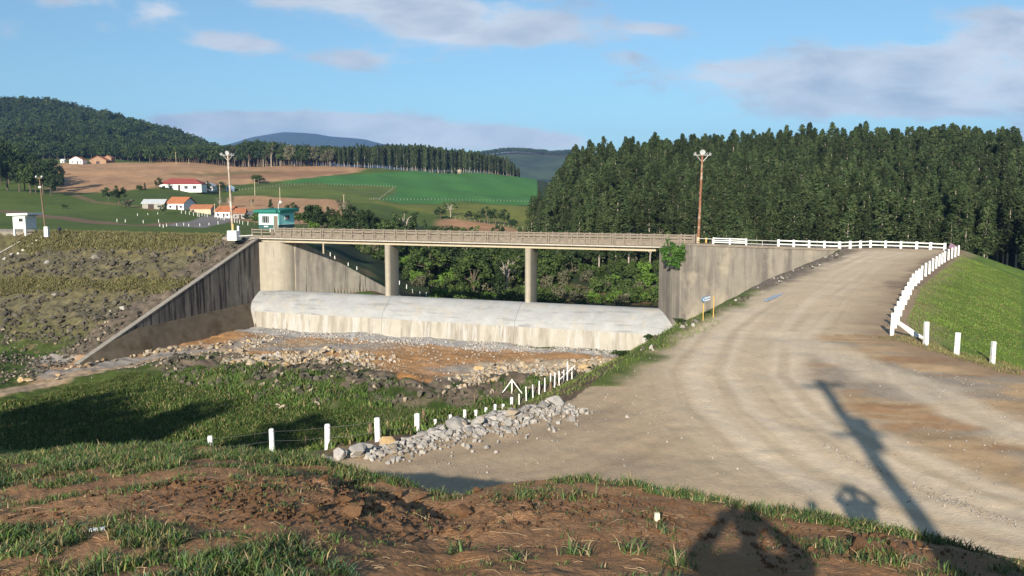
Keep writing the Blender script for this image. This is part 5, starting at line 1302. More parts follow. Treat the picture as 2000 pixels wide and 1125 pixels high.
# ---- single trees and bushes of the village: (px, py base, height px, kind, leaf, label, width)
V_ = [(233, 398, 38, 'broad', LF_dark, 'dark rounded tree left of the grey barn', .85), (212, 393, 30, 'broad', LF_dark, 'smaller dark tree at the left end of the village clump', .9), (250, 406, 16, 'shrub', LF_grey, 'greyish bush beside the grey barn', 1.2),
      (311, 370, 23, 'broad', LF_dark, 'dark tree at the left end of the red roofed farmhouse', .8), (345, 358, 9, 'broad', LF_dark, 'small round tree behind the farmhouse roof', 1.1), (283, 372, 16, 'conifer', LF_dark, 'slim dark conifer left of the farmhouse', .9), (270, 372, 11, 'shrub', LF_mid, 'green bush left of the farmhouse', 1.4),
      (403, 374, 22, 'broad', LF_mid, 'olive green tree in front of the white annex', 1.0), (432, 376, 21, 'broad', LF_dark, 'dark tree between the annex and the left floodlight pole', 1.1), (372, 361, 9, 'shrub', LF_dark, 'dark hedge behind the annex', 2.2),
      (505, 359, 19, 'broad', LF_mid, 'round green tree standing alone at the pasture edge', 1.5), (496, 357, 15, 'shrub', LF_mid, 'low bush by the lone pasture tree', 1.2), (320, 418, 18, 'broad', LF_mid, 'green tree in front of the orange roofed house', .9), (365, 409, 15, 'broad', LF_dark, 'dark tree right of the orange roofed house', .8),
      (430, 410, 26, 'open', LF_grey, 'bare greyish tree behind the white village house', 1.0), (448, 408, 24, 'open', LF_grey, 'bare greyish tree behind the grey village house', 1.0), (491, 404, 15, 'open', LF_dark, 'small tree in the lower ploughed field', 1.0), (482, 432, 17, 'broad', LF_dark, 'dark tree beside the grey village house', .9),
      (497, 440, 24, 'broad', LF_vivid, 'vivid green bush left of the turquoise guard house', .9), (505, 425, 18, 'broad', LF_mid, 'green tree behind the turquoise guard house roof', 1.3), (529, 410, 22, 'conifer', LF_dark, 'dark palm-like tree above the turquoise roof', 1.4), (570, 425, 32, 'broad', LF_dark, 'tall dark tree right behind the turquoise guard house', 1.0),
      (585, 440, 28, 'broad', LF_dark, 'dark tree right of the turquoise guard house', 1.1), (604, 444, 24, 'broad', LF_mid, 'mid green bushy tree at the left edge of the woods', 1.1), (622, 446, 22, 'broad', LF_mid, 'leafy tree next to the left edge of the woods', 1.2),
      (673, 430, 44, 'open', LF_grey, 'big grey half bare tree above the woods', 1.0), (880, 424, 30, 'open', LF_mid, 'tree with pale leaning trunk at the brown field', 1.3), (860, 428, 26, 'broad', LF_dark, 'dark tree left of the pale leaning trunk', 1.1), (915, 430, 18, 'broad', LF_dark, 'low dark tree in the row by the brown field', 1.2),
      (952, 437, 36, 'broad', LF_dark, 'large dark tree in the row between pasture and brown field', 1.0), (968, 438, 34, 'broad', LF_mid, 'large greenish tree in the row between pasture and brown field', .9), (985, 440, 32, 'broad', LF_dark, 'dark tree near the right end of the row by the brown field', .8), (998, 443, 16, 'shrub', LF_dark, 'dark bush at the right end of the row by the brown field', 1.4),
      (932, 434, 22, 'broad', LF_mid, 'mid green tree in the row by the brown field', 1.1), (971, 451, 12, 'shrub', LF_dark, 'dark shrub standing in the small brown field', .9), (888, 340, 9, 'shrub', LF_mid, 'little bush by the stone hut', 1.1), (520, 330, 12, 'open', LF_grey, 'small bare tree at the foot of the far forest', 1), (128, 408, 9, 'shrub', LF_mid, 'small shrub in the left meadow', 1.5)]
BH = {'broad': 8.0, 'open': 10.0, 'conifer': 9.6, 'shrub': 2.2}
for (q, yb, hp, kd, lf, lb, wd) in V_:
    t = T(q, yb, dmin=128); h = hp/F*t.y; tree(kd, t, h/BH[kd], lf, lb, None, wscale=wd)
# dark clump at the far left
cl = [(5, 350, 75), (25, 352, 62), (48, 356, 70), (70, 360, 60), (92, 362, 52), (108, 372, 62), (15, 372, 72), (38, 374, 60), (60, 378, 64), (84, 380, 66), (100, 384, 42), (112, 376, 40), (-20, 372, 90), (-40, 360, 90), (76, 345, 38), (30, 340, 50), (10, 330, 50), (0, 360, 80), (35, 345, 66), (58, 366, 50), (82, 368, 46), (98, 366, 44), (18, 360, 60), (48, 372, 50), (70, 378, 44), (90, 350, 36), (-10, 345, 70)]
for q, yb, hp in cl:
    t = T(q, yb, dmin=150); h = hp/F*t.y; tree('broad', t, h/8.0, LF_dark if random.random() < .7 else LF_mid, 'broad dark tree in the clump at the left edge of the meadow', 'dark trees at the left edge', wscale=.75)
# shrubs on the dam crest fringe right of the wing wall etc.
tree('shrub', T(1290, 452, dmin=120) if False else Vector((*PD(1292, 470, 108)[:2], H(PD(1292, 470, 108)[0], 108))), .1, LF_vivid, 'tiny bush behind the bridge railing')
# ---- tree line along the top of the fields and the far forests
tl = []
for q in np.arange(455, 1010, 4.3):
    tl.append(q+rng.normal()*1.2)
tlpts = []
for q in tl:
    yb = np.interp(q, [450, 560, 660, 760, 860, 900, 960, 1010], [322, 322, 326, 328, 329, 338, 344, 348]); tp = np.interp(q, [450, 520, 600, 680, 740, 820, 900, 950, 985, 1010], [288, 281, 288, 290, 287, 286, 296, 302, 309, 330])
    D = np.interp(q, [450, 600, 700, 900, 1010], [665, 650, 660, 672, 680])+rng.normal()*4; x = (q-1000)/F*D; z = H(x, D)
    top = PD(q, tp-5+rng.normal()*3, D)[2]; h = max(6, top-z); tlpts.append((x, D, z, h, q))
ksrc = []
for k, (x, D, z, h, q) in enumerate(tlpts):
    if q < 660: kd, lf = random.choice([('broad', LF_dark), ('broad', LF_dark), ('broad', LF_mid), ('broad', LF_grey), ('open', LF_mid)])
    else: kd, lf = ('euc', LF_euc)
    lb = 'mixed tree in the front of the far treeline above the ploughed field' if q < 660 else 'straight tree in the front of the far plantation behind the bright crop'
    tree(kd, (x, D, z-.3), h/({'euc': 18.5, 'broad': 8.0, 'open': 10.0}[kd]), lf, lb, 'front trees of the far treeline', wscale=.9 if kd == 'euc' else .75)
PP = []; SS = []; II = []
for q in np.arange(300, 1015, 3.6):       # rows behind
    for j in range(1, 9):
        D = np.interp(q, [450, 600, 700, 900, 1010], [665, 650, 660, 672, 680])+j*7+rng.normal()*2
        if q > 905 and j > 5: continue
        x = (q-1000)/F*D; z = H(x, D)
        tp = np.interp(q, [450, 520, 600, 680, 740, 820, 900, 950, 985, 1010], [288, 281, 288, 290, 287, 286, 296, 302, 309, 330])+rng.normal()*2.5
        h = max(8, min(24, PD(q, tp, D)[2]-z)); e = q > 660
        PP.append((x, D, z-.3)); II.append(3 if e else random.randrange(3)); k_ = h/(18.5 if e else 8); SS.append((k_*(1.0 if e else .75), k_*(1.0 if e else .75), k_))
farsrc = []
for i in range(4):
    cm, tm = MESH['far'][i]; lf = [LF_dark, LF_mid, LF_dark, LF_euc][i]
    q = [12, 330, 420, 700][i]; D = 720; x = (q-1000)/F*D
    r = tree('far', (x, D, H(x, D)-.3), [1.6, 1.4, 1.5, .9][i], lf, ['dark forest tree at the left foot of the wooded hill', 'greenish forest tree at the foot of the wooded hill behind the field', 'dark forest tree at the right foot of the wooded hill', 'slender tree inside the far plantation'][i], var=i)
    farsrc.append(list(r.children))
scatter('far_treeline', PP, SS, farsrc, 'rear rows of the far treeline behind the fields', idx=np.array(II), seedv=8, tilt=.04)
# wooded hill
PP = []; SS = []; II = []
D = 690.0
while D < 1330:
    st_ = 6.2*(1+(D-690)/900)
    for x in np.arange(-1.02*D, -.20*D+ (0 if D < 900 else .0), st_*1.05):
        xx = x+rng.normal()*2; dd = D+rng.normal()*2; q = 1000+F*xx/dd
        if q > 470+60*(D < 800) or q < -500: continue
        if -5 < q < 88:
            pass
        PP.append((xx, dd)); k_ = (.95+.75*rng.random()**1.5)*(1.15 if D > 900 else 1.0)
        SS.append((k_*.95, k_*.95, k_)); II.append(rng.choice([0, 0, 1, 2, 2]))
    D += st_
PP = np.array(PP); SS = np.array(SS); II = np.array(II)
zz = HV(PP[:, 0], PP[:, 1]); yy_ = 378+(CZ-zz)*F/PP[:, 1]; qq = 1000+F*PP[:, 0]/PP[:, 1]
keep = ~((qq < 88) & (yy_ > 272) & (yy_ < 297) & (qq > -60) & (PP[:, 1] > 800))
scatter('hill_forest', np.stack([PP[keep, 0], PP[keep, 1], zz[keep]-.3], -1), SS[keep], farsrc, 'dense forest covering the left hill', idx=II[keep], seedv=9, tilt=.06)
print('hill forest', keep.sum())
# distant ridge in the gap and its trees
def ridge(name, D, prof, depth, c, label, rough_amp, seed, mscale):
    qs = np.arange(prof[0][0], prof[-1][0]+.1, (prof[-1][0]-prof[0][0])/260.0); V = []; m_ = 14
    for i, q in enumerate(qs):
        yt = np.interp(q, [p[0] for p in prof], [p[1] for p in prof])
        for j in range(m_):
            t = j/(m_-1); dd = D-depth*(1-t); x = (q-1000)/F*D
            zt_ = PD(q, yt, D)[2]; z = -60+(zt_+60)*(t**.75)
            n_ = fbm(np.array([x/rough_amp[1]]), np.array([dd/rough_amp[1]]), 5, seed)[0]-.5
            V.append((x, dd, z+n_*rough_amp[0]*(0.25+t*(1-t)*3)))
    for q in qs:
        x = (q-1000)/F*D; V.append((x, D+depth, -60))
    n = len(qs); Fq = []
    for i in range(n-1):
        for j in range(m_-1): a = i*m_+j; Fq.append((a, a+m_, a+m_+1, a+1))
        Fq.append((i*m_+m_-1, (i+1)*m_+m_-1, n*m_+i+1, n*m_+i))
    me = np_mesh(name, V, Fq, smooth=True); o = link_mesh(name, me, c); o['kind'] = 'structure'; o['label'] = label
M_far = mat('far_woodland', (.030, .048, .018), .95, .5, .02, 1.0, .05, vary2=((.05, .075, .028), .008, .45, .6))
M_mtn = mat('mountain_woodland', (.022, .036, .020), .95, .3, .003)
ridge('distant_ridge', 2500, [(700, 345), (880, 312), (940, 303), (985, 297), (1010, 296), (1045, 299), (1075, 302), (1120, 300), (1200, 320), (1400, 345)], 900, M_far, 'dark wooded ridge in the gap between the fields and the plantation', (60, 260), 7, 0)
ridge('distant_ridge', 3000, [(1850, 345), (1960, 300), (1985, 287), (2010, 284), (2100, 280), (2300, 310)], 900, M_far, 'bluish wooded ridge at the right edge of the picture', (50, 300), 8, 0)
ridge('blue_mountain', 6500, [(250, 330), (380, 302), (450, 282), (500, 268), (530, 264), (560, 260), (590, 261), (625, 263), (650, 267), (690, 270), (720, 273), (750, 281), (790, 284), (900, 300), (1100, 330)], 2200, M_mtn, 'hazy blue mountain under the low cloud bank', (150, 900), 9, 0)
# trees on top of the gap ridge
PP = []; 
for q in np.arange(880, 1200, 1.6):
    for dd in (2500, 2485, 2465):
        yt = np.interp(q, [880, 940, 985, 1010, 1045, 1075, 1120, 1200], [312, 303, 297, 296, 299, 302, 300, 320]); x = (q-1000)/F*2500
        PP.append((x+rng.normal()*2, dd, PD(q, yt, 2500)[2]-3-(2500-dd)*.05))
scatter('ridge_trees', PP, 1.2+.9*rng.random(len(PP)), farsrc, 'trees along the top of the distant ridge', idx=rng.choice([0, 1, 2], len(PP)), seedv=11)
# ---- trees behind the viewer whose shadows lie on the valley grass
def caster(px_, py_, zc, s, w_, label, zg=-12.2, kd='broad'):
    x, y = P0(px_, py_, zg); k = zc-zg; cx, cy = x-sA*cotE*k, y-cA*cotE*k
    tree(kd, (cx, cy, zc-5.2*s), s, LF_dark, label, wscale=w_)
caster(60, 830, 15.5, 1.45, 1.1, 'large dark tree behind the viewer on the far left')
caster(-60, 850, 15, 1.5, 1.2, 'very large dark tree furthest left behind the viewer')
caster(190, 862, 13.0, 1.1, 1.1, 'dark tree of middle height behind the viewer')
caster(10, 868, 15, 1.3, 1.2, 'dark tree at the near left behind the viewer')
caster(110, 866, 14, 1.2, 1.2, 'dark round tree behind the viewer between the large ones')
caster(150, 812, 17, .9, 1.2, 'dark high tree top behind the viewer')
caster(370, 812, 16.0, .50, 1.5, 'slim tree top leaning over behind the viewer')
caster(410, 800, 16.5, .45, 1.6, 'slender high tree behind the viewer')
caster(330, 826, 15.2, .55, 1.6, 'slender middle tree behind the viewer')
caster(250, 852, 13.8, .8, 1.3, 'leafy tree behind the viewer between tall and slim ones')
caster(300, 838, 14.5, .60, 1.5, 'slim tree behind the viewer beside the tall ones')
caster(590, 842, 13.5, .55, 1.6, 'small crowned tree behind the viewer to the left')
caster(520, 858, 12.5, .55, 1.6, 'small bushy tree behind the viewer to the left')
# ---- big-leaved plant hanging over the right abutment
def big_plant():
    rg = np.random.default_rng(2); c = Vector(PD(1318, 492, 95.0)); r = empty('hanging_fig_bush', (c.x, c.y+.9, c.z), 0, 'large vivid green bush hanging over the top of the right bridge abutment', 'bush')
    cs = []; rs = []
    for k in range(40):
        a = rg.random()*6.28; q = rg.random()**.5*(1+.18*math.sin(3*a+1)+.1*math.sin(7*a)); cs.append((1.45*q*math.cos(a), -.5*rg.random(), 1.3*q*math.sin(a)-.15*q)); rs.append(.25+.25*rg.random())
    cs += [(.35, -.45, -1.55), (.55, -.45, -1.3), (.1, -.4, -1.3), (-.9, -.3, .3)]; rs += [.4]*4
    V, Fq = cards(rg, cs, rs, 46, .12, 1.0, .45)
    link_mesh('foliage', np_mesh('fig_leaves', V, Fq), LF_vivid, r)
    MB().tube([(0, .5, -1.0), (-.2, .1, -.3), (.1, -.1, .6)], [.09, .07, .03], 6).tube([(-.1, .3, -.6), (.6, -.2, -.2)], [.05, .02], 5).build('stem', BARKD, r)
big_plant()
for q, D_, s_, lb in ((1345, 41.5, .16, 'low dark weed where the road shoulder meets the retaining wall'), (1293, 38.5, .14, 'low dark weed on the stony road shoulder'), (1237, 34.5, .17, 'dark weed at the near end of the stony shoulder')):
    x, y = P0(q, {1345: 630, 1293: 652, 1237: 682}[q]); x -= .5; tree('shrub', (x, y, H(x, y)-.05), s_, LF_dark, lb, wscale=1.8, name='weed', cat='weed')
# ------------------------------------------------------------------ ROCKS
def rock_mesh(seed, flat=.75, n=16):
    rg = np.random.default_rng(seed); bm = bmesh.new()
    for k in range(n):
        d = rg.normal(size=3); d /= np.linalg.norm(d); bm.verts.new(Vector(d)*(.42+.13*rg.random()))
    res = bmesh.ops.convex_hull(bm, input=bm.verts)
    bmesh.ops.delete(bm, geom=[v for v in bm.verts if not v.link_faces], context='VERTS')
    bmesh.ops.bevel(bm, geom=list(bm.edges), offset=.025, segments=1, affect='EDGES')
    for v in bm.verts: v.co.z *= flat; v.co.x *= 1.15
    bmesh.ops.recalc_face_normals(bm, faces=bm.faces)
    me = bpy.data.meshes.new('rock'); bm.to_mesh(me); bm.free(); return me
RM = [rock_mesh(s_, f_, n_) for s_, f_, n_ in ((1, .7, 15), (2, .85, 13), (3, .6, 16), (4, .8, 12), (5, .7, 18), (6, .95, 14), (7, .55, 13))]
RK = {'grey': mat('rock_grey', (.33, .31, .28), .9, .22, 2.5, .5, 8, objvar=.28, vary2=((.30, .25, .19), 1.5, .55, .65)), 'yellow': mat('rock_yellow', (.40, .28, .14), .9, .2, 2, .5, 8, objvar=.2, vary2=((.42, .39, .34), 1.2, .5, .62)),
      'dark': mat('rock_dark', (.088, .078, .056), .95, .3, 2, .6, 6, objvar=.4, vary2=((.07, .06, .045), 1.5, .5, .6)), 'pale': mat('rock_pale', (.30, .245, .175), .9, .2, 2, .5, 8, objvar=.25), 'clod': mat('clod', (.22, .118, .058), .98, .25, 8, .8, 30, objvar=.15)}
rsrc = {k: [] for k in RK}
def rock(kind, x, y, s, label, group, z=None, sink=.25, name='rock', cat='rock'):
    me = with_mat(random.choice(RM), RK[kind]); o = link_mesh(name, me); z = H(x, y) if z is None else z
    o.location = (x, y, z+s*(.38-sink)); o.rotation_euler = (random.uniform(-.5, .5), random.uniform(-.5, .5), random.uniform(0, 6.28))
    o.scale = (s*random.uniform(.8, 1.3), s*random.uniform(.8, 1.2), s*random.uniform(.7, 1.15)); tag(o, label, cat, group)
    if len(rsrc[kind]) < 6 and all(q.data != me for q in rsrc[kind]): rsrc[kind].append(o)
    return o
random.seed(31)
# grey roadside pile: its spine on the road edge
spine = [P0(650, 885, .0), P0(760, 862, 0), P0(850, 845, 0), P0(930, 822, 0), P0(1010, 800, 0), P0(1080, 786, 0)]
def along(sp_, t):
    L2 = [0]
    for a_, b_ in zip(sp_[:-1], sp_[1:]): L2.append(L2[-1]+math.hypot(b_[0]-a_[0], b_[1]-a_[1]))
    s_ = t*L2[-1]; return (np.interp(s_, L2, [p[0] for p in sp_]), np.interp(s_, L2, [p[1] for p in sp_]))
bigs = [((700, 893), .52, 'grey', 'biggest grey boulder near the left end of the roadside pile'), ((662, 896), .42, 'grey', 'rounded grey boulder at the very left end of the roadside pile'), ((758, 868), .50, 'yellow', 'tan boulder at the upper edge of the roadside pile'), ((893, 838), .62, 'grey', 'large grey boulder standing tall in the middle of the roadside pile'),
        ((932, 833), .42, 'grey', 'grey boulder just right of the tall one in the roadside pile'), ((1000, 815), .55, 'pale', 'wide flat pale boulder near the right end of the roadside pile'), ((1055, 798), .50, 'grey', 'pointed grey rock at the right top of the roadside pile'), ((1085, 792), .52, 'grey', 'upright grey rock at the right end of the roadside pile')]
for (q, yq), s_, k_, lb in bigs:
    x, y = P0(q, yq, 0); rock(k_, x, y, s_, lb, None, z=max(H(x, y), -.15)+.02, sink=.1)
for k in range(190):
    t = random.random()**.9; x, y = along(spine, t); off = random.gauss(0, .62); x += off*.7+random.gauss(0, .15)-.1; y += -off*.6
    s_ = random.uniform(.14, .38)*(1.1-.25*abs(off)); hgt = .16*math.exp(-(off/.7)**2)*random.random()
    rock('grey' if random.random() < .85 else 'pale', x, y, s_, 'angular grey rock in the roadside pile beside the dirt road', 'rocks of the grey roadside pile', z=H(x, y)+hgt)
pp = []; 
for k in range(1500):
    t = random.random(); x, y = along(spine, t); off = random.gauss(0, .75); pp.append((x+off*.8+.2, y-off*.6-.1, 0))
pp = np.array(pp); pp[:, 2] = HV(pp[:, 0], pp[:, 1])+.03
pebble_scale = lambda n, a, b: a+(b-a)*rng.random(n)**2.2
scatter('roadside_rubble', pp, pebble_scale(len(pp), .06, .24), rsrc['grey'][:5], 'small broken stones between the rocks of the roadside pile', tilt=2, seedv=21)
# yellow boulders and pale rubble on the spillway floor
yb_ = [(440, 708), (455, 712), (478, 706), (490, 714), (505, 704), (520, 713), (533, 703), (545, 712), (558, 716), (565, 706), (583, 714), (598, 708), (634, 706), (648, 712), (636, 684), (650, 690), (628, 690), (668, 694), (700, 694), (393, 672), (42, 745), (58, 746), (115, 735), (112, 742), (1020, 712), (1050, 708), (1130, 716), (1140, 720), (1085, 716), (960, 716), (985, 722), (935, 724), (728, 738), (695, 728), (475, 668)]
for q, yq in yb_:
    t = T(q, yq, dmin=45); s_ = random.uniform(.55, 1.05)
    rock('yellow' if random.random() < .62 else 'pale', t.x, t.y, s_, 'yellowish boulder lying in the rubble of the spillway floor', 'yellowish boulders on the spillway floor', sink=.15)
def line_rocks(pts, n, spread, kind, smin, smax, label, group, dm=45):
    for k in range(n):
        t_ = random.random(); q = np.interp(t_, np.linspace(0, 1, len(pts)), [p[0] for p in pts]); yq = np.interp(t_, np.linspace(0, 1, len(pts)), [p[1] for p in pts])
        t = T(q+random.gauss(0, 4), yq+random.gauss(0, spread), dmin=dm); rock(random.choice(kind), t.x, t.y, random.uniform(smin, smax), label, group, sink=.15)
line_rocks([(140, 720), (260, 696), (350, 682), (410, 680), (500, 664)], 62, 2.0, ['pale', 'pale', 'yellow'], .4, .85, 'pale rock in the row along the foot of the dark wing wall', 'pale rocks at the foot of the wing wall')
line_rocks([(0, 470), (0, 520)], 0, 1, ['dark'], 1, 1, '', '')
for k in range(40):
    band = random.random()
    q = random.uniform(0, 430); yq = np.interp(q, [0, 200, 430], [510, 505, 530])+random.gauss(0, 9) if band < .5 else np.interp(q, [0, 150, 330], [595, 610, 600])+random.gauss(0, 20)
    if q > 455-(yq-450)*1.35: continue
    t = T(q, yq, dmin=70); rock('dark' if random.random() < .85 else 'grey', t.x, t.y, random.uniform(.6, 1.25), 'dark riprap rock on the grassy dam face left of the wing wall', 'dark rocks on the dam face', sink=.2)
src_dark = rsrc['dark'][:5]; src_pale = rsrc['pale'][:5]; src_yel = rsrc['yellow'][:5]; src_grey = rsrc['grey'][:5]
def px_scatter(name, polys, n, sources, a, b, label, seed, dm=45, sink=.0, idx=None, power=2.2):
    """random points of the ground inside regions outlined on the photograph, measured on the terrain"""
    rg = np.random.default_rng(seed); out = []
    wp = [[T(px_, py_, dmin=dm)[:2] for px_, py_ in pl_] for pl_ in polys]
    ar = [abs(sum(p[i][0]*p[(i+1) % len(p)][1]-p[(i+1) % len(p)][0]*p[i][1] for i in range(len(p))))/2 for p in wp]
    for p, A_ in zip(wp, ar):
        m_ = int(n*A_/sum(ar)); xs = [q[0] for q in p]; ys_ = [q[1] for q in p]
        X = rg.uniform(min(xs), max(xs), m_*6); Y = rg.uniform(min(ys_), max(ys_), m_*6)
        dn = fbm(X*.45, Y*.45, 3, seed); ok = (poly_sd(X, Y, p) < 0) & (rg.random(len(X)) < sstep(.32, .62, dn)*1.0+.06)
        X, Y = X[ok][:m_], Y[ok][:m_]; out.append(np.stack([X, Y], -1))
    o_ = np.concatenate(out); z = HV(o_[:, 0], o_[:, 1]); s_ = a+(b-a)*rg.random(len(o_))**power
    return scatter(name, np.column_stack([o_, z+s_*(.12-sink)]), s_, sources, label, tilt=2, seedv=seed, idx=None if idx is None else rg.choice(idx, len(o_)))
dampoly1 = [(0, 490), (150, 488), (330, 490), (440, 480), (470, 470), (430, 515), (380, 560), (300, 548), (200, 552), (0, 545)]
dampoly2 = [(0, 575), (120, 565), (300, 560), (370, 565), (290, 615), (200, 665), (0, 670)]
dampoly3 = [(440, 462), (480, 468), (360, 575), (150, 700), (120, 690), (300, 590)]
px_scatter('dam_riprap', [dampoly1, dampoly2, dampoly3], 2300, src_dark, .12, .80, 'dark riprap stones strewn over the dam face', 41, 70, power=2.6)
px_scatter('dam_stones', [[(0, 640), (260, 620), (130, 712), (60, 740), (0, 750)]], 700, src_dark+src_pale[:2], .12, .55, 'scattered stones in the grass at the foot of the dam', 42, 60)
px_scatter('floor_boulders', [[(250, 712), (420, 700), (640, 712), (790, 748), (850, 765), (1000, 745), (1100, 735), (1120, 760), (960, 775), (830, 790), (700, 790), (560, 800), (460, 770), (330, 745)]], 1000, src_dark+src_pale[:1], .15, .8, 'dark rubble among weeds between the grass and the spillway floor', 43, 45, power=1.8)
px_scatter('floor_rubble', [[(440, 690), (640, 680), (760, 695), (790, 704), (640, 712), (560, 714), (430, 712)], [(845, 752), (950, 712), (1120, 704), (1220, 700), (1160, 728), (1000, 740), (880, 765)], [(400, 690), (520, 655), (540, 660), (470, 690)]], 3000, src_pale+src_yel[:2]+src_grey[:1], .14, .65, 'pale and yellowish broken stones on the spillway floor', 44, 45, power=2.0)
px_scatter('weir_gravel', [[(520, 640), (700, 655), (1000, 668), (1210, 682), (1200, 694), (1000, 688), (760, 672), (640, 664), (540, 652)], [(690, 640), (730, 645), (760, 662), (700, 658)]], 3800, src_grey, .08, .38, 'grey broken gravel along the foot of the weir', 45, 45, power=2.4)
px_scatter('floor_pebbles', [[(520, 640), (1230, 690), (1100, 712), (850, 750), (640, 712), (420, 705), (300, 712), (150, 740), (350, 690)]], 3200, src_pale+src_grey[:2], .05, .30, 'pebbles scattered over the spillway floor', 46, 45, power=3)
px_scatter('shoulder_stones', [[(1210, 702), (1315, 640), (1400, 602), (1500, 548), (1600, 508), (1640, 494), (1650, 500), (1600, 520), (1500, 565), (1420, 605), (1330, 650), (1240, 706)]], 1500, src_dark+src_grey[:1], .06, .30, 'dark stones along the road shoulder below the retaining wall', 47, 25, power=1.6)
px_scatter('road_pebbles', [[(760, 930), (1110, 800), (1250, 700), (1400, 680), (1500, 800), (1900, 1010), (1500, 985), (1230, 925), (1000, 930)], [(1560, 800), (1700, 700), (1990, 760), (1990, 1040), (1850, 980)]], 1500, src_grey+src_pale[:2], .012, .07, 'small loose stones on the dirt road', 48, 12, power=3)
px_scatter('road_ridge_stones', [[(1600, 860), (1640, 880), (1760, 930), (1900, 985), (1990, 1020), (1990, 1032), (1880, 1000), (1740, 945), (1620, 885)]], 900, src_grey+src_pale[:2], .012, .055, 'line of gravel between the wheel tracks of the road', 49, 12, power=2)
# clods on the mound
cls_ = [(677, 985, .085, 'pointed light brown clod standing on the mound left of centre'), (612, 1000, .075, 'round reddish clod left of the pointed one'), (690, 1008, .10, 'large crumbly clod just below the pointed one'), (778, 972, .07, 'small clod on the grassy rim of the mound'), (820, 978, .07, 'clod at the right end of the grassy rim'),
        (902, 1010, .12, 'broad earth clod in the middle of the mound'), (705, 992, .06, 'little clod touching the crumbly one'), (634, 935, .05, 'tiny ochre stone in the grass of the mound'), (931, 962, .05, 'small reddish clod at the right notch of the mound'), (1283, 1016, 0, ''), (247, 900, .045, 'small orange stone in the left grass'), (1683, 1075, .075, 'tan clod at the lower right of the mound'), (1665, 1082, .05, 'small clod beside the tan one'), (1745, 1068, .04, 'tiny clod at the right of the mound')]
for q, yq, s_, lb in cls_:
    if s_: t = T(q, yq); rock('clod', t.x, t.y, s_*1.7, lb, None, name='earth_clod', cat='clod', sink=.1)
t = T(1283, 1018); o = MB().box((0, 0, .03), (.045, .035, .075), taper=.85).build('painted_stone', mat('cream_stone', (.62, .58, .42), .8), None, t); tag(o, 'small upright cream painted stake stub in the reddish earth', 'stake stub')
t = T(190, 1037); o = MB().box((0, 0, .012), (.10, .03, .018)).build('litter', M_white, None, t, .3); tag(o, 'small white scrap of litter on the bare earth', 'litter')
px_scatter('mound_crumbs', [[(480, 930), (700, 940), (900, 985), (1100, 960), (1350, 985), (1450, 1040), (1250, 1090), (900, 1060), (600, 1040), (450, 1000)], [(1450, 1040), (1700, 1035), (1900, 1090), (1500, 1120)], [(150, 960), (480, 940), (600, 1010), (300, 1040), (0, 1060), (0, 1010)]], 4500, [o_ for o_ in rsrc['clod'][:5]], .006, .060, 'crumbs of reddish soil on the mound', 51, 3, power=3.5)
# ------------------------------------------------------------------ GRASS
M_blade = mat('grass_blade', None, .6, .25, 3, attr=True, spec=.25)
def blades(name, X, Y, Hb, W, Cc, label, lean=.5, seed=0, zoff=0.0, segs=2, parent=None):
    rg = np.random.default_rng(seed); n = len(X); Z = HV(X, Y)+zoff
    a = rg.random(n)*6.283; ln = Hb*lean*(.2+rg.random(n)*1.0); dx, dy = np.cos(a)*ln, np.sin(a)*ln
    b_ = rg.random(n)*6.283; wx, wy = np.cos(b_)*W/2, np.sin(b_)*W/2
    P_ = []
    up = np.sqrt(np.maximum(Hb**2-ln**2*.6, (Hb*.35)**2))
    P_.append(np.stack([X-wx, Y-wy, Z-.01], -1)); P_.append(np.stack([X+wx, Y+wy, Z-.01], -1))
    P_.append(np.stack([X+dx*.35+wx*.8, Y+dy*.35+wy*.8, Z+up*.6], -1)); P_.append(np.stack([X+dx*.35-wx*.8, Y+dy*.35-wy*.8, Z+up*.6], -1))
    P_.append(np.stack([X+dx+wx*.12, Y+dy+wy*.12, Z+up], -1)); P_.append(np.stack([X+dx-wx*.12, Y+dy-wy*.12, Z+up], -1))
    V = np.stack(P_, 1).reshape(-1, 3); i = np.arange(n)*6
    Fq = np.concatenate([np.stack([i, i+1, i+2, i+3], -1), np.stack([i+3, i+2, i+4, i+5], -1)])
    me = np_mesh(name, V, Fq, np.repeat(Cc, 6, 0)); o = link_mesh(name, me, M_blade); o['kind'] = 'stuff'; o['label'] = label
    return o
rg = np.random.default_rng(77)
# mound grass in tufts
nt_ = 66000; th = rg.uniform(R(-42), R(42), nt_); rr_ = 2.6+rg.random(nt_)**.6*9.6
X = rr_*np.sin(th); Y = rr_*np.cos(th); g = mound_grass(X, Y); t_ = mound_z(X, Y)[1]
ok = (rg.random(nt_) < g*g*1.15-.02) & (t_ < 1.12) | (rg.random(nt_) < .022) & (t_ < 1.0)
X, Y, g = X[ok], Y[ok], g[ok]; k = 9
tc = np.where(rg.random(len(X)) < .72, 0, 1)
base = np.array([[.062, .115, .026], [.125, .125, .040], [.045, .085, .040]])[np.where(rg.random(len(X)) < .25, 2, tc)]*(.5+1.0*rg.random((len(X), 1)))
Xr = np.repeat(X, k)+rg.normal(size=len(X)*k)*.035; Yr = np.repeat(Y, k)+rg.normal(size=len(X)*k)*.035
hb = np.repeat(.03+.07*g*rg.random(len(X)), k)*(.6+.7*rg.random(len(X)*k))
Cc = np.repeat(base, k, 0)*(.75+.5*rg.random((len(X)*k, 1))); dry = rg.random(len(Cc)) < .14; Cc[dry] = np.array([.30, .22, .12])*(.6+.6*rg.random((dry.sum(), 1)))
blades('mound_grass', Xr, Yr, hb, .005+.005*rg.random(len(Xr)), Cc, 'patchy green grass on the earth mound', 1.15, 1)
print('mound blades', len(Xr))
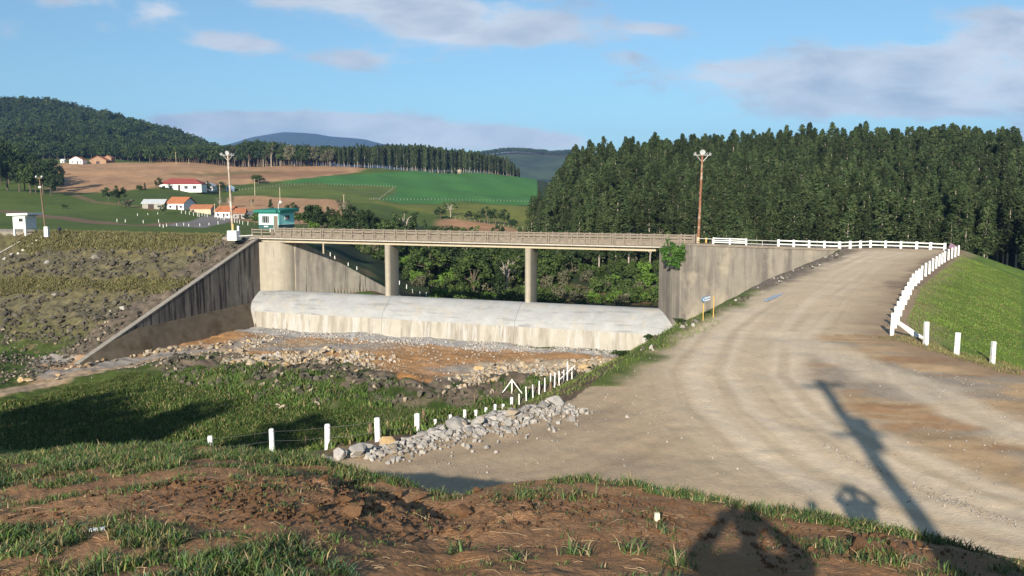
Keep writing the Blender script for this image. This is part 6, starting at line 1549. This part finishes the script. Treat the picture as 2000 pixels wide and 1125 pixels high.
# separate broad-bladed tufts
def tuft(q, yq, h, n, w, label, lean=.9):
    t = T(q, yq); sd = int(q*7+yq); rg2 = np.random.default_rng(sd)
    X = t.x+rg2.normal(size=n)*.055; Y = t.y+rg2.normal(size=n)*.04
    C_ = np.array([.070, .115, .035])*(.5+.9*rg2.random((n, 1))); h *= .68; dr = rg2.random(n) < .2; C_[dr] = (.26, .20, .11); lean = 1.25
    o = blades('grass_tuft', X, Y, h*(.6+.6*rg2.random(n)), w*(.7+.6*rg2.random(n)), C_, None, lean, sd)
    del o['kind']; tag(o, label, 'grass tuft')
for q, yq, h, n, w, lb in [(1012, 972, .13, 26, .012, 'spiky grass tuft at the left of the bare earth'), (1105, 975, .14, 24, .012, 'sprawling grass tuft right of the spiky one'), (1135, 968, .16, 26, .012, 'taller sprawling tuft near the rim of the mound'), (1373, 985, .10, 18, .010, 'small tuft near the photographer shadow'), (1300, 1040, .13, 34, .010, 'tuft below the cream stub'),
                           (1120, 1082, .15, 50, .009, 'dense tuft at the bottom centre of the mound'), (1245, 1078, .15, 48, .009, 'dense tuft right of the bottom centre'), (1330, 1108, .17, 60, .010, 'long bladed tuft beside the shadow at the bottom edge'), (1485, 1017, .12, 26, .012, 'tuft just right of the photographer shadow'), (1538, 1055, .10, 24, .010, 'tuft on the right bare earth'),
                           (1690, 1096, .13, 40, .009, 'pale tuft near the bottom right'), (1595, 1090, .10, 30, .009, 'small tuft at the lower right'), (1440, 985, .15, 40, .012, 'tuft rising into the head of the shadow'), (875, 968, .11, 20, .010, 'small tuft in the notch of the mound'), (645, 1050, .10, 26, .010, 'lonely tuft left of the bottom centre'), (895, 1080, .14, 50, .010, 'green tuft on the lower mound'), (1010, 1095, .12, 40, .010, 'tuft between bottom centre and the green one'),
                           (555, 990, .09, 30, .010, 'tuft left of the clods'), (540, 930, .10, 26, .010, 'tuft on the upper left rim')]:
    tuft(q, yq, h, n, w, lb)
# straw
m = MB(); random.seed(8)
for k in range(240):
    q = random.uniform(0, 2000); yq = random.uniform(950, 1120); t = T(q, yq)
    if t.y > 12: continue
    a_ = random.random()*3.14; l_ = random.uniform(.03, .16); dx_, dy_ = math.cos(a_)*l_/2, math.sin(a_)*l_/2
    m.tube([(t.x-dx_, t.y-dy_, H(t.x-dx_, t.y-dy_)+.008), (t.x, t.y, t.z+.016), (t.x+dx_, t.y+dy_, H(t.x+dx_, t.y+dy_)+.008)], .0014, 4, False)
o = m.build('straw', mat('straw', (.46, .34, .20), .8, .2, 3)); o['kind'] = 'stuff'; o['label'] = 'dry straw stalks on the bare earth'
# valley grass and weeds: short clumps
def field_blades(name, polys, n, hmin, hmax, w, c, label, seed, dm=12, lean=.7, mask=None, dryf=.1):
    rg = np.random.default_rng(seed); out = []
    for pl_ in polys:
        p = [T(a_, b_, dmin=dm)[:2] for a_, b_ in pl_]; xs = [q[0] for q in p]; ys_ = [q[1] for q in p]
        X = rg.uniform(min(xs), max(xs), n*3); Y = rg.uniform(min(ys_), max(ys_), n*3); ok = poly_sd(X, Y, p) < 0
        if mask is not None: ok &= mask(X, Y, rg)
        out.append(np.stack([X[ok][:n], Y[ok][:n]], -1))
    o_ = np.concatenate(out); n_ = len(o_); nn = fbm(o_[:, 0]*.8, o_[:, 1]*.8, 3, seed)
    C_ = np.array(c)*(.55+.9*nn[:, None])*(.7+.6*rg.random((n_, 1))); dry = rg.random(n_) < dryf; C_[dry] = np.array([.22, .17, .08])
    return blades(name, o_[:, 0], o_[:, 1], (hmin+(hmax-hmin)*rg.random(n_))*(.5+nn), w*(.7+.6*rg.random(n_)), C_, label, lean, seed)
msk = lambda X, Y, rg_: rg_.random(len(X)) < sstep(.36, .58, fbm(X*.3, Y*.3, 4, 63))
field_blades('valley_grass_blades', [[(0, 790), (130, 770), (330, 740), (460, 770), (600, 800), (850, 800), (1000, 790), (1010, 800), (800, 850), (640, 880), (400, 872), (0, 880)], [(0, 792), (130, 756), (270, 728), (300, 745), (130, 775)]], 60000, .10, .30, .07, (.060, .092, .018), 'grass on the valley floor', 91, 26)
field_blades('verge_grass', [[(1020, 795), (1100, 745), (1220, 690), (1400, 625), (1410, 632), (1250, 702), (1150, 757), (1060, 790)]], 22000, .05, .16, .02, (.105, .15, .030), 'green grass verge along the left road edge', 92, 20)
field_blades('dam_grass', [[(100, 452), (440, 460), (430, 480), (330, 490), (150, 488), (60, 500), (20, 478)], [(0, 545), (200, 552), (300, 548), (380, 545), (330, 570), (120, 567), (0, 580)]], 22000, .15, .45, .10, (.125, .118, .045), 'dry yellowish grass on the dam face', 93, 70)
field_blades('slope_grass', [[(1880, 500), (1995, 548), (1995, 715), (1940, 700), (1870, 680), (1790, 650), (1770, 630), (1800, 560)]], 60000, .03, .08, .035, (.100, .155, .026), 'mown grass on the slope right of the road', 94, 30)
field_blades('rubble_weeds', [[(280, 735), (460, 712), (700, 730), (850, 775), (1000, 755), (1100, 745), (1010, 790), (850, 800), (600, 800), (440, 765)]], 14000, .15, .5, .09, (.065, .11, .022), 'green weeds among the rubble', 95, 40, mask=msk)
field_blades('shoulder_weeds', [[(640, 895), (760, 880), (1100, 780), (1240, 712), (1420, 640), (1500, 580), (1480, 600), (1300, 700), (1150, 780), (1100, 800), (900, 860)]], 2500, .03, .10, .012, (.16, .14, .05), 'thin dry weeds on the road shoulder', 96, 12, dryf=.5)
field_blades('slope_edge_grass', [[(1700, 660), (1760, 668), (1860, 700), (1960, 730), (1995, 735), (1995, 715), (1860, 685), (1780, 655)]], 6000, .04, .14, .02, (.13, .14, .045), 'dry grass fringe where the road meets the green slope', 97, 20, dryf=.4)
# ------------------------------------------------------------------ AIR
hz_ = MB().box((0, 3200, 190), (16000, 8200, 1.0)); 
hz_ = MB().box((0, 3100, 260), (15000, 8800, 580))
m = bpy.data.materials.new('air'); m.use_nodes = True; nt = m.node_tree; nt.nodes.clear(); o_ = nt.nodes.new('ShaderNodeOutputMaterial'); v_ = nt.nodes.new('ShaderNodeVolumePrincipled')
v_.inputs['Color'].default_value = (.27, .50, 1.0, 1); v_.inputs['Density'].default_value = HAZE; nt.links.new(v_.outputs[0], o_.inputs['Volume'])
o = hz_.build('haze', m); o['kind'] = 'stuff'; o['label'] = 'thin blue haze of the air'
